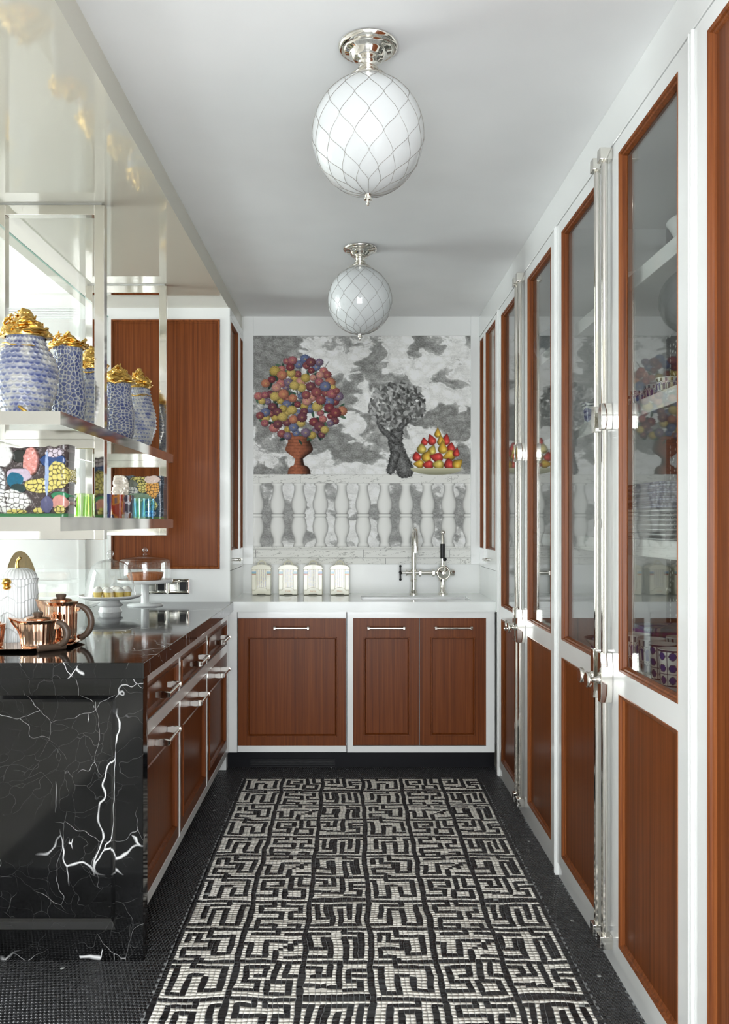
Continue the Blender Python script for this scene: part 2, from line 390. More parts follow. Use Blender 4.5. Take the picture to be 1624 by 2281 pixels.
# ------------------------------------------------------------------ mosaic floor
CELL, N14 = .2041, 13
S = {
'a': [[(0, .16), (.17, .17), (.22, .35), (.2, .82), (.4, .83), (.39, .45), (.45, .38), (.56, .38), (.64, .48), (.63, .79), (.81, .81), (.79, .13), (.38, .16), (.34, 0)]],
'b': [[(.3, .38), (.5, .38), (.48, .14), (.14, .14), (.14, .57), (.4, .57), (.38, .8), (0, .8)], [(.62, 0), (.66, .57), (.86, .6), (.86, .83), (.55, .83), (.52, .55)], [(.8, .06), (.8, .36), (1, .36)]],
'c': [[(0, .12), (.2, .16), (.3, .26), (.26, .33)], [(.18, .4), (.28, .45), (.4, .42), (.42, .1)], [(.54, 0), (.53, .66), (0, .6)], [(1, .2), (.66, .22), (.66, .56), (.86, .6), (.84, .8), (.63, .78)], [(1, .42), (.8, .42)], [(.1, .9), (.5, .93), (1, .98)]],
'd': [[(.62, 0), (.62, .15), (.22, .15), (.2, .62)], [(0, .84), (.38, .82), (.42, .34), (.5, .3), (.62, .32), (.59, .82), (.82, .82), (.85, .15), (1, .15)]],
'e': [[(.4, 0), (.4, .16), (.13, .18), (.14, .4), (.52, .44), (.5, .64), (.14, .64), (.1, 1)], [(.57, 0), (.57, .15), (.88, .17), (.87, .4), (.68, .45), (.68, .64), (1, .66)], [(.24, .85), (.5, .85), (.5, 1)], [(.68, .85), (.88, .86), (.88, 1)]],
'f': [[(0, .15), (.13, .15), (.13, .6), (.28, .6), (.3, .15)], [(.1, .85), (.39, .83), (.42, .17), (.7, .17), (.77, .28), (.76, .6)], [(.57, .34), (.57, .84), (.87, .84), (.9, .18), (1, .18)]],
'g': [[(.12, .42), (.16, .17), (.33, .18), (.36, .4), (.52, .45), (.5, .65), (.12, .66), (.1, .87), (.42, .88), (.48, 1)], [(.46, 0), (.5, .2), (.86, .22), (.84, .76), (.64, .77), (.66, .38)]],
'h': [[(.53, 0), (.53, .16), (.15, .18)], [(.7, .15), (1, .13)], [(0, .43), (.18, .45), (.17, .85), (.4, .85), (.42, .38), (.68, .36)], [(.56, 1), (.57, .7), (.66, .56), (.76, .52)], [(.74, .64), (.85, .52), (.86, .4), (1, .4)], [(.68, .84), (.93, .82)]],
'i': [[(.42, .16), (.1, .17), (.1, .62), (.28, .62), (.28, .34), (.42, .34), (.42, .85), (0, .84)], [(.58, 0), (.6, .16), (.87, .17), (.88, .84), (.74, .85), (.72, .34), (.58, .36), (.6, .97)]],
}
MX0, MY0, NC, NRW = -.551, 4.404, 6, 12
q13 = lambda t: min(13, max(0, round(t * 13))) / 13      # strokes run along whole courses of stones
def square_up(line):
    out = [(q13(line[0][0]), q13(line[0][1]))]
    for x, y in line[1:]:
        a, c = out[-1]; nx_, ny_ = q13(x), q13(y)
        if abs(x - a) < .085: nx_ = a
        elif abs(y - c) < .085: ny_ = c
        out.append((nx_, ny_))
    return out
S = {k: [square_up(line) for line in v] for k, v in S.items()}
def cell_sdf(key, u, v):
    hw = .64 / N14; d = np.minimum(np.minimum(u, 1 - u), np.minimum(v, 1 - v)) - hw
    for line in S[key]:
        for (x0, y0), (x1, y1) in zip(line[:-1], line[1:]):
            dx, dy = x1 - x0, y1 - y0; L = dx * dx + dy * dy + 1e-9
            t = np.clip(((u - x0) * dx + (v - y0) * dy) / L, 0, 1)
            axis = abs(dx) < 1e-6 or abs(dy) < 1e-6
            ex, ey = np.abs(u - x0 - t * dx), np.abs(v - y0 - t * dy)
            d = np.minimum(d, (np.maximum(ex, ey) if axis else np.hypot(ex, ey) * .96) - hw)
    return d
def mosaic_sdf(gx, gy):
    """gx, gy in cells from the far-left corner; negative = dark stone"""
    out = np.full(gx.shape, -1.); ci, cj = np.floor(gx).astype(int), np.floor(gy).astype(int)
    keys = ['abc', 'def', 'ghi']
    for j in range(NRW):
        for i in range(NC):
            m = (ci == i) & (cj == j)
            if m.any(): out[m] = cell_sdf(keys[j % 3][i % 3], gx[m] - i, gy[m] - j)
    return out
nx, ny = NC * N14 + 1, NRW * N14 + 1
gy, gx = np.meshgrid((np.arange(ny + 1) - .5) / N14, (np.arange(nx + 1) - .5) / N14, indexing='ij')
jx = gx.astype(float); jy = gy.astype(float); e = 1e-3
d = mosaic_sdf(jx, jy); dx = (mosaic_sdf(jx + e, jy) - d) / e; dy = (mosaic_sdf(jx, jy + e) - d) / e
g2 = np.clip(dx * dx + dy * dy, .3, None); near = (np.abs(d) < .42 / N14) & (np.abs(d) > .02 / N14)
mx_ = np.where(near, np.clip(-d * dx / g2, -.030, .030), 0); my_ = np.where(near, np.clip(-d * dy / g2, -.030, .030), 0)
jx = jx + mx_; jy = jy + my_
cx = (jx[:-1, :-1] + jx[:-1, 1:] + jx[1:, 1:] + jx[1:, :-1]) / 4; cy = (jy[:-1, :-1] + jy[:-1, 1:] + jy[1:, 1:] + jy[1:, :-1]) / 4
white = mosaic_sdf(cx, cy) > 0
fade = np.clip(np.minimum(np.minimum(jx, NC - jx), jy) * 4, 0, 1)     # hand-laid waviness, none at the rim
wv = .10 * (fbm(jx * 1.7, jy * 1.7, 2, 3) - .5) * fade, .10 * (fbm(jx * 1.7, jy * 1.7, 2, 8) - .5) * fade
jx = jx + wv[0] + (nr.rand(*jx.shape) - .5) * .014; jy = jy + wv[1] + (nr.rand(*jx.shape) - .5) * .014
def corner(a, b): return np.stack([MX0 + jx[a, b] * CELL, MY0 - jy[a, b] * CELL], -1)
s0, s1 = slice(0, -1), slice(1, None)
Q = np.stack([corner(s0, s0), corner(s1, s0), corner(s1, s1), corner(s0, s1)], 2).reshape(-1, 4, 2)
Wt = white.reshape(-1)
# plain dark border, laid in slightly wavy courses
PX, PY = .0116, .0150
bx0, bx1, by0, by1 = -1.40, .80, 1.92, 4.66
nbx, nby = int((bx1 - bx0) / PX), int((by1 - by0) / PY)
jj, ii = np.meshgrid(np.arange(nby), np.arange(nbx), indexing='ij')
ox = bx0 + ii * PX + (jj % 2) * PX * .5; oy = by0 + jj * PY
def wav(x, y): return np.stack([x + .006 * np.sin(y * 9 + x * 3), y + .012 * np.sin(x * 7.) + .0015 * (vnoise(x * 60, y * 60, 2) - .5)], -1)
BQ = np.stack([wav(ox, oy), wav(ox + PX, oy), wav(ox + PX, oy + PY), wav(ox, oy + PY)], 2).reshape(-1, 4, 2)
c = BQ.mean(1); MX1, MY1 = MX0 + NC * CELL, MY0 - NRW * CELL
keep = ~((c[:, 0] > MX0 - .0095) & (c[:, 0] < MX1 + .0095) & (c[:, 1] < MY0 + .0105) & (c[:, 1] > MY1)) & ~((c[:, 0] < -.735) & (c[:, 1] > 2.60)) & (c[:, 1] < 4.64) & (c[:, 0] < .797)
Q = np.concatenate([Q, BQ[keep]]); Wt = np.concatenate([Wt, np.zeros(keep.sum(), bool)])
area = .5 * np.abs((Q[:, 2, 0] - Q[:, 0, 0]) * (Q[:, 3, 1] - Q[:, 1, 1]) - (Q[:, 3, 0] - Q[:, 1, 0]) * (Q[:, 2, 1] - Q[:, 0, 1]))
ok = (area > 3.0e-5) & (Q[:, :, 1].mean(1) > 1.92); Q, Wt = Q[ok], Wt[ok]
cen = Q.mean(1, keepdims=True); dv = Q - cen; ln = np.linalg.norm(dv, axis=2, keepdims=True)
Q = cen + dv * np.clip(1 - np.where(Wt[:, None, None], .00075, .00105) / ln * 1.3, .3, 1)
nt = len(Q); r1 = nr.rand(nt); ztop = (nr.rand(nt) - .5) * .0006
cw = np.stack([222 + 16 * r1, 219 + 15 * r1, 210 + 15 * r1], -1); cb = np.stack([26 + 22 * r1 ** 2, 26 + 22 * r1 ** 2, 28 + 23 * r1 ** 2], -1)
flk = (nr.rand(nt) < .002) & ~Wt; cb[flk] = (150, 152, 150)
tc = slin(np.where(Wt[:, None], cw, cb))
TF = [(4, 5, 6, 7), (0, 1, 5, 4), (1, 2, 6, 5), (2, 3, 7, 6), (3, 0, 4, 7), (3, 2, 1, 0)]
def tess(idx):
    q = Q[idx]; z0 = np.full(q.shape[:2] + (1,), -.0019); z1 = np.broadcast_to(ztop[idx][:, None, None], q.shape[:2] + (1,))
    return np.concatenate([np.concatenate([q, z0], 2), np.concatenate([q, z1], 2)], 1)
ctr = Q.mean(1); pxx = VX + ctr[:, 0] * F / ctr[:, 1]; pyy = VY + EYE * F / ctr[:, 1]
vis = (pxx > 6) & (pxx < 1380) & (pyy < 2270); score = np.where(vis & ~((ctr[:, 0] < -.60) & (ctr[:, 1] > 2.54)), area[ok] / ctr[:, 1] ** 3, 0)
order = np.argsort(-score); ind, rest = order[:300], order[300:]
V8 = tess(rest).reshape(-1, 3); FF = (np.arange(len(rest))[:, None, None] * 8 + np.array(TF[:5])[None]).reshape(-1, 4)
me = bpy.data.meshes.new('tesserae'); org = np.array(floor.location)
me.vertices.add(len(V8)); me.vertices.foreach_set('co', (V8 - org).ravel())
me.loops.add(FF.size); me.loops.foreach_set('vertex_index', FF.ravel().astype(np.int32))
me.polygons.add(len(FF)); me.polygons.foreach_set('loop_start', np.arange(0, FF.size, 4, dtype=np.int32)); me.update(calc_edges=True)
setcol(me, np.repeat(tc[rest], 8, 0))
tag(finish('tesserae', me, [MAT['vt']], floor, False, None, None), 'small black and off-white mosaic stones', kind='stuff')
VI = tess(ind)
for k in range(300):
    me = bpy.data.meshes.new('tessera'); me.from_pydata((VI[k] - org).tolist(), [], TF); setcol(me, np.repeat(tc[ind[k]][None], 8, 0))
    finish('tessera', me, [MAT['vt']], floor, False, None, None)

# ------------------------------------------------------------------ printed mural (a plain stand-in: clouds, balustrade, flowers, fruit, a grey tree)
def mural():
    x0, x1, y0, y1 = 565, 1048, 748, 1257
    hh, ww = y1 - y0 + 1, x1 - x0 + 1
    Y, X = np.meshgrid(np.arange(hh) + y0, np.arange(ww) + x0, indexing='ij'); X = X.astype(float); Y = Y.astype(float)
    u, v = X / 58., Y / 42.
    wx = fbm(u * 1.3, v * 1.3, 4, 3); wy = fbm(u * 1.3 + 9, v * 1.3, 4, 4)
    c = fbm(u + 1.6 * wx, v + 1.6 * wy, 5, 21)
    d1, d2, idn = worley(u * 2.2 + 1.2 * wx, v * 2.2 + 1.2 * wy, 13)
    puff = sstep(.10, .62, d1)
    t = sstep(.36, .60, c)
    g = 232 - 76 * t + 20 * (1 - puff) * (1 - t) - 24 * puff * t
    rim = np.exp(-((c - .455) / .018) ** 2); g += 40 * rim
    g += (fbm(X / 2.2, Y / 1.1, 2, 5) - .5) * 74 * (.45 + .55 * t) + 5 * np.sin(Y * 2.3 + 5 * c)
    img = np.stack([g + 1, g + 1, g - 2], -1)
    low = (Y > 1076) & (Y < 1222); img[low] = img[low] * .8 + 46
    mot = 1 + .05 * (fbm(X / 3, Y / 3, 3, 8) - .5)
    def paint(m, col, a=1.):
        m = np.clip(m * a, 0, 1)[..., None]; img[:] = img * (1 - m) + np.asarray(col, float) * m
    def seg(pts, cols, hair=0., soft=1.2, edge=60, seed=1):
        best = np.full(X.shape, -99.); ww_ = np.ones(X.shape); wob = hair * (vnoise(X / 2., Y / 2., seed) - .5)
        for (xa, ya, ra), (xb, yb, rb) in zip(pts[:-1], pts[1:]):
            dx, dy = xb - xa, yb - ya; tt = np.clip(((X - xa) * dx + (Y - ya) * dy) / (dx * dx + dy * dy), 0, 1)
            r = ra + (rb - ra) * tt; s = r - np.hypot(X - xa - tt * dx, Y - ya - tt * dy) + wob
            m = s > best; best = np.where(m, s, best); ww_ = np.where(m, r, ww_)
        msk = sstep(-soft, soft, best); sh = np.clip(best / np.maximum(ww_, 1), 0, 1)
        n = (fbm(X / 2.0, Y / 2.0, 2, seed + 3) - .5) * 90
        val = cols - edge * (1 - sh) + n
        paint(msk, np.stack([val, val, val - 1], -1))
    # balusters
    prof = [(1075, 14), (1080, 14), (1082, 10.5), (1092, 10.5), (1104, 13), (1118, 17), (1130, 17), (1140, 13.5), (1144, 12.5), (1145, 15), (1151, 15), (1152, 12.5), (1158, 15), (1172, 17.5), (1184, 16.5), (1198, 11), (1208, 10), (1214, 13), (1222, 14)]
    pw = np.interp(Y, [p[0] for p in prof], [p[1] for p in prof])
    for k in range(12):
        xc = 571 + 47.6 * k; s = pw - np.abs(X - xc); m = sstep(-.8, .8, s) * ((Y > 1075) & (Y < 1222))
        val = 243 - 105 * np.exp(-np.clip(s, 0, 99) / 2.4) - 12 * np.clip((X - xc) / 17, 0, 1)
        val = val - 55 * ((np.abs(Y - 1144.5) < 1) | (np.abs(Y - 1151.5) < 1)) - 20 * (Y > 1215)
        paint(m, np.stack([val, val, val - 4], -1))
    # rails and stone courses
    for (ya, yb) in ((1057, 1076), (1218, 1222), (1224, 1242), (1243, 1257)):
        m = ((Y >= ya) & (Y <= yb)).astype(float); q = fbm(X / 26 + Y / 9, Y / 9, 4, 11)
        val = 238 - 70 * np.exp(-((q - .5) / .012) ** 2) - 50 * (Y > yb - 1) - 16 * (Y < ya + 2)
        paint(m, np.stack([val, val, val - 5], -1))
    for xc, ya, yb in ((577, 1060, 1076), (669, 1060, 1076), (1005, 1060, 1076), (640, 1243, 1257), (859, 1243, 1257), (810, 1224, 1242), (1001, 1224, 1242), (1026, 1243, 1257), (570, 1224, 1242)):
        paint(((np.abs(X - xc) < .7) & (Y > ya) & (Y < yb)).astype(float), (110, 110, 108))
    # a plain grey tree with a leafy crown
    seg([(902, 1046, 20), (890, 1020, 18), (880, 985, 16), (888, 940, 13), (884, 900, 9)], 128, 4, seed=5)
    seg([(870, 1048, 9), (880, 1015, 11)], 120, 4, seed=6)
    seg([(884, 985, 8), (850, 955, 6), (836, 925, 3)], 118, 3, seed=7); seg([(888, 955, 7), (916, 930, 5), (930, 905, 3)], 118, 3, seed=8)
    for k in range(520):
        a = nr.rand() * 6.283; r = nr.rand() ** .5; fx, fy = 884 + 62 * r * math.cos(a), 905 + 52 * r * math.sin(a)
        if fy > 950 - 12 * math.cos(fx * .09): continue
        an = nr.rand() * 3.14; ca, sa = math.cos(an), math.sin(an); x_, y_ = X - fx, Y - fy
        dd = np.hypot((x_ * ca + y_ * sa) / 6.5, (y_ * ca - x_ * sa) / 3.0); vv = 70 + 130 * nr.rand() - .35 * (fx - 884); paint(1 - sstep(.75, 1.05, dd), (vv, vv, vv - 2))
    # terracotta urn
    up = [(963, 25), (972, 26), (985, 25), (996, 30), (1002, 31), (1008, 27), (1016, 16), (1022, 9), (1030, 10), (1036, 12), (1040, 20), (1046, 24), (1057, 26)]
    uw = np.interp(Y, [p[0] for p in up], [p[1] for p in up]); s = uw - np.abs(X - 666.5); m = sstep(-.8, .8, s) * ((Y > 963) & (Y < 1057))
    sh = np.clip(1 - ((X - 660) / (uw + 1)) ** 2 * .55, .3, 1) * (1 - .25 * (np.sin(Y * .9) > .75)) * (1 + .35 * (fbm(X / 4, Y / 4, 3, 31) - .5))
    paint(m, np.stack([172 * sh, 104 * sh, 76 * sh], -1))
    # leaves and flowers
    rr = random.Random(3)
    def inside(x, y): 
        tt = (y - 790) / 180; return abs(x - 668) < np.interp(tt, [0, .25, .5, .75, 1], [30, 66, 92, 96, 50])
    for k in range(150):
        fx, fy = rr.uniform(568, 768), rr.uniform(806, 985)
        if not inside(fx * .96 + 668 * .04, fy - 6): continue
        a = rr.uniform(0, 3.14); ca, sa = math.cos(a), math.sin(a); L = rr.uniform(7, 13)
        p, q = (X - fx) * ca + (Y - fy) * sa, -(X - fx) * sa + (Y - fy) * ca
        dd = np.hypot(p / L, q / (L * .36)); gcol = rr.choice([(46, 74, 62), (62, 92, 74), (84, 112, 92), (40, 60, 56)])
        paint(1 - sstep(.8, 1.05, dd), gcol)
    for k in range(10):
        x2, y2 = rr.uniform(600, 740), rr.uniform(800, 830)
        seg([(668, 900, 1), (x2, y2, .7)], 95, 0, .8, 0, 2)
    pal = [(134, 48, 58), (196, 104, 100), (206, 132, 118), (190, 158, 62), (204, 172, 78), (98, 108, 150), (122, 98, 126), (150, 70, 72), (196, 112, 78), (118, 56, 68), (170, 84, 92)]
    pts = [(680, 800, 12, (88, 104, 150)), (652, 803, 11, (176, 92, 98))]
    for k in range(700):
        fx, fy = rr.uniform(574, 764), rr.uniform(800, 972)
        if inside(fx, fy) and all(math.hypot(fx - p[0], fy - p[1]) > 11.5 for p in pts): pts.append((fx, fy, rr.uniform(8, 13), rr.choice(pal)))
    rr.shuffle(pts)
    for fx, fy, R, colr in pts:
        colr = tuple(.78 * q + .22 * sum(colr) / 3 + 8 for q in colr); dx, dy = X - fx, (Y - fy) * 1.12; d = np.hypot(dx, dy) / R; an = np.arctan2(dy, dx)
        m = 1 - sstep(.88, 1.04, d + .06 * np.sin(an * 13))
        pet = .86 + .26 * np.sin(an * 16 + d * 22) * sstep(.1, .5, d); shd = np.clip(1.22 - .42 * d ** 2 - .12 * (dx + dy) / R, .5, 1.4)
        paint(m, np.clip(np.asarray(colr)[None, None] * (pet * shd)[..., None], 0, 255))
        paint((1 - sstep(.12, .3, d)) * m, (206, 180, 110), .55)
    # bowl of pears
    def pear(fx, fy, R, colr, a, stretch):
        ca, sa = math.cos(a), math.sin(a); p, q = (X - fx) * ca + (Y - fy) * sa, -(X - fx) * sa + (Y - fy) * ca
        wdt = R * np.clip(1 - .42 * np.clip(q / R, 0, 2) , .25, 1.0); dd = np.where(q > 0, np.hypot(p / wdt, q / (R * stretch)), np.hypot(p / R, q / R))
        m = 1 - sstep(.92, 1.06, dd); hl = np.clip(1.22 - .62 * dd ** 2 - .2 * p / R, .35, 1.35)
        paint(m, np.clip(np.asarray(colr)[None, None] * hl[..., None] + 40 * np.exp(-(np.hypot(p + .3 * R, q + .2 * R) / (.3 * R)) ** 2)[..., None], 0, 255))
    red, yel, gr = (184, 62, 56), (200, 160, 62), (190, 168, 84)
    heap = [(975, 967, 8, yel, 3.14, 2.0), (962, 982, 10, red, 2.8, 1.6), (993, 982, 10, red, 3.3, 1.7), (982, 984, 9, yel, 3.1, 1.9), (945, 985, 8, red, 3, 1.3), (1004, 998, 10, red, 3.3, 1.3), (939, 1000, 11, gr, 3.1, 1.1), (962, 1004, 10, gr, 3.5, 1.4),
            (986, 1000, 11, yel, 3.1, 1.8), (928, 1018, 10, red, 3, 1.2), (950, 1018, 12, yel, 3.6, 1.4), (975, 1020, 12, red, 1.8, 1.6), (1003, 1014, 12, yel, 1.2, 1.6), (1016, 1010, 8, red, 3.3, 1.8), (935, 1034, 10, yel, 1.6, 1.5), (955, 1036, 11, red, 1.6, 1.3), (977, 1036, 12, gr, 1.7, 1.2), (1000, 1034, 12, red, 3, 1.1), (1018, 1034, 11, yel, 4.0, 1.4)]
    for hp in heap: pear(*hp)
    bd = np.hypot((X - 972) / 58, (Y - 1043) / 15); sh = 1 - .32 * np.clip((Y - 1043) / 15, 0, 1)
    paint((1 - sstep(.96, 1.03, bd)) * (Y > 1042), np.stack([206 * sh, 204 * sh, 172 * sh], -1))
    img = np.clip(img, 20, 245)
    P = np.stack([(X - VX) * YB / F, np.full(X.shape, YB - .003), EYE - (Y - VY) * YB / F], -1)
    xs = (P[..., 0] - P[0, 0, 0]) / (P[0, -1, 0] - P[0, 0, 0]); P[..., 0] = -.589 + xs * (.734 + .589)
    return grid_obj('mural', P, 'vm', None, img, smooth=False)
tag(mural(), 'grey cloudy wall mural with balustrade, colourful bouquet and fruit bowl behind the sink', 'mural')

# ================================================================== TALL GLAZED CABINETS, right
def bead(bd, u0, u1, z0, z1, mi=0, w=.016, d=.018, front=0.):
    f = front
    return bd.rings([(u0, u1, z0, z1, f + d + .004), (u0, u1, z0, z1, f), (u0 + .002, u1 - .002, z0 + .002, z1 - .002, f - .002), (u0 + w * .45, u1 - w * .45, z0 + w * .45, z1 - w * .45, f + .001),
                     (u0 + w * .55, u1 - w * .55, z0 + w * .55, z1 - w * .55, f + .006), (u0 + w * .8, u1 - w * .8, z0 + w * .8, z1 - w * .8, f + .008), (u0 + w, u1 - w, z0 + w, z1 - w, f + d), (u0 + w, u1 - w, z0 + w, z1 - w, f + d + .004)], False, mi)
def tall_door(cab, T, u0, u1, meet_low, glazed=True, bolt=True):
    """one door from u0 to u1; meet_low: the meeting stile is at u0"""
    sm, sh = .108, .068
    a, c = (u0 + sm, u1 - sh) if meet_low else (u0 + sh, u1 - sm)
    b = B(T); zt, zb = 2.468, .052
    b.box(u0, a, 0, .022, zb, zt); b.box(c, u1, 0, .022, zb, zt); b.box(a, c, 0, .022, 2.424, zt); b.box(a, c, 0, .022, zb, .097)
    if glazed: b.box(a, c, 0, .022, .841, .905)
    d = b.build('door', 'lacquer', cab)
    lo = 2.424 if not glazed else .841
    if glazed:
        bead(B(T), a, c, .905, 2.424).build('glazing_bead', 'mahog_l', d)
        B(T).box(a + .010, c - .010, .0185, .0215, .915, 2.414).build('glass_pane', 'glass', d)
    bead(B(T), a, c, .097, lo, 0, .020, .012).build('panel_bead', 'mahog_l', d)
    B(T).box(a + .012, c - .012, .012, .0205, .109, lo - .012).build('panel', 'mahog', d)
    if bolt:
        m = u0 + .036 if meet_low else u1 - .036
        b = B(T)
        b.tube([(m, -.020, .06), (m, -.020, 2.462)], .0105, 8)
        b.box(m - .013, m + .013, -.036, 0, .082, .098); b.prism([(m - .015, .06), (m + .015, .06), (m + .019, .10), (m - .019, .10)], -.038, 0)
        b.prism([(m - .019, 2.43), (m + .019, 2.43), (m + .014, 2.467), (m - .014, 2.467)], -.038, 0)
        b.prism([(m - .011, 1.620), (m + .011, 1.620), (m + .017, 1.645), (m + .017, 1.675), (m + .011, 1.70), (m - .011, 1.70), (m - .017, 1.675), (m - .017, 1.645)], -.034, 0)
        b.prism([(m - .012, .80), (m + .012, .80), (m + .018, .83), (m + .018, .915), (m + .013, .95), (m - .013, .95), (m - .018, .915), (m - .018, .83)], -.036, 0)
        b.build('cremone_bolt', 'nickel', d, True, 30, .0015)
        k = B(T @ Matrix.Translation((m, -.034, .868)) @ Matrix.Rotation(math.pi / 2, 4, 'X'))
        k.lathe([(.0, -.002), (.013, -.002), (.013, .006), (.008, .012), (.007, .022), (.012, .028), (.0225, .030), (.0235, .034), (.0235, .040), (.021, .043), (0, .043)], 32)
        k.build('knob', 'nickel', d, True, 40)
    return d
def tall_cabinet(y_far, y_near, label, single=False):
    w = y_far - y_near; T = FR(XR, y_far)
    cab = thing('tall_cabinet', label, 'cabinet', (XR + .2, (y_far + y_near) / 2, 0))
    b = B(T); D = .413
    b.box(.0, .018, .024, D, .05, 2.47); b.box(w - .018, w, .024, D, .05, 2.47); b.box(.018, w - .018, .024, D, 2.452, 2.47)
    b.box(.018, w - .018, .024, D, .05, .87); b.build('carcass', 'inside', cab)
    if single:
        tall_door(cab, T, .002, w - .002, False, False, False); return cab, T, w
    B(T).box(.018, w - .018, D - .004, D + .004, .87, 2.452).build('back_panel', 'wallp', cab)
    b = B(T); r2 = random.Random(int(y_far * 100))
    def dia(u, z, su, sz): b.add([(u - su, D - .0045, z), (u, D - .0045, z - sz), (u + su, D - .0045, z), (u, D - .0045, z + sz), (u, D - .0075, z)], [(0, 1, 4), (1, 2, 4), (2, 3, 4), (3, 0, 4)])
    for z0 in np.arange(.9, 2.4, .19):
        for uc in np.arange(.06, w - .05, .20):
            for k in range(9): dia(uc, z0 + k * .019, .0045, .0085)
            for k in range(6): dia(uc - .012 - k * .012, z0 + .004 * (k % 2), .004, .008)
            for k in range(11): dia(uc + .02 + .06 * r2.random(), z0 + .17 * r2.random(), .006, .006)
    tag(b.build('pearl_inlay', 'bead', cab), 'white pearly inlay dots', kind='stuff')
    for (za, zb) in ((2.040, 2.088), (1.654, 1.700), (1.243, 1.292)):
        B(T).box(.018, w - .018, .060, D - .005, za, zb).build('shelf', 'lacquer', cab, bevel=.002)
    tall_door(cab, T, .003, w / 2 - .0015, False); tall_door(cab, T, w / 2 + .0015, w - .003, True)
    return cab, T, w
tall_cabinet(3.193, 1.944, 'tall white and mahogany glazed cabinet holding blue and white cups')
tall_cabinet(4.439, 3.219, 'tall white and mahogany glazed cabinet standing next to the sink wall')
tall_cabinet(1.918, .78, 'tall white cabinet with one full-height solid mahogany panel', True)

# ------------------------------------------------------------------ wall cabinets facing each other over the back worktop
def side_doors(cab, T, spans, z0, z1, hu):
    for (a, c, o0, o1) in spans:
        b = B(T); b.box(a, o0, 0, .02, 1.082, 2.466); b.box(o1, c, 0, .02, 1.082, 2.466); b.box(o0, o1, 0, .02, 1.082, z0); b.box(o0, o1, 0, .02, z1, 2.466)
        d = b.build('door', 'lacquer', cab)
        bead(B(T), o0, o1, z0, z1, 0, .012, .016).build('panel_bead', 'mahog_l', d)
        B(T).box(o0 + .008, o1 - .008, .016, .0195, z0 + .008, z1 - .008).build('smoked_pane', 'bronze', d)
    b = B(T); b.cyl((hu, 0, 1.13), (hu, -.018, 1.13), .009); b.tube([(hu - .022, -.02, 1.13), (hu + .05, -.022, 1.13)], [.010, .007], 12); b.ball((hu - .022, -.02, 1.13), .010); b.ball((hu + .05, -.022, 1.13), .007)
    b.build('latch_handle', 'nickel', cab, True)
cab = thing('wall_cabinet', 'white wall cabinet with narrow smoked panes, beside the tall glazed cabinets', 'cabinet', (1.0, 4.79, 1.08))
B().box(XR + .022, 1.24, 4.464, YB, 1.082, 2.47).build('carcass', 'lacquer', cab)
side_doors(cab, FR(XR, 5.108), [(.002, .176, .03, .15), (.18, .642, .245, .555)], 1.19, 2.443, .32)
struct(B().box(XR + .004, 1.24, 4.464, YB, .86, 1.079).build('wall_right_end', 'stone'))
cab = thing('corner_cabinet', 'white corner cabinet with a broad mahogany end panel above the black worktop', 'cabinet', (-1.0, 4.85, 0))
B().box(-1.334, -.672, 4.552, YB, 0, ZS).box(-.672, -.653, 4.552, 4.562, ZT, ZS).box(-.672, -.652, 4.562, YB, 2.468, ZS).box(-.672, -.652, 4.562, YB, ZT, 1.079).build('carcass', 'lacquer', cab)
side_doors(cab, FL(-.652, 4.563), [(.002, .40, .045, .31), (.404, .552, .432, .52)], 1.19, 2.443, .26)
T = FB(0, 4.552)
x0, _, z1 = px(248, 712, 4.55); x1, _, z0 = px(490, 1267, 4.55)
bead(B(T), x0, x1, z0, z1, 0, .022, .004, -.008).build('panel_bead', 'mahog_l', cab)
B(T).box(x0 + .014, x1 - .014, -.003, .002, z0 + .014, z1 - .014).build('end_panel', 'mahog', cab)
for i, xc in enumerate((349, 398)):
    x, _, z = px(xc, 1306, 4.55); o = thing('wall_socket', ['chrome double switch plate behind the tall cake stand', 'chrome double socket plate on white wall, clear of the cake stands'][i], 'socket', (x, 4.552, z - .04))
    bd = B(T); bd.rings([(x - .058, x + .058, z - .04, z + .04, .002), (x - .058, x + .058, z - .04, z + .04, -.006), (x - .052, x + .052, z - .034, z + .034, -.008), (x - .048, x + .048, z - .030, z + .030, -.004)], True)
    bd.build('plate', 'nickel', o)
    for s in (-1, 1): B(T).box(x + s * .024 - .018, x + s * .024 + .018, -.0075, -.003, z - .024, z + .024).build('rocker', 'black' if s > 0 else 'nickel', o, bevel=.002)

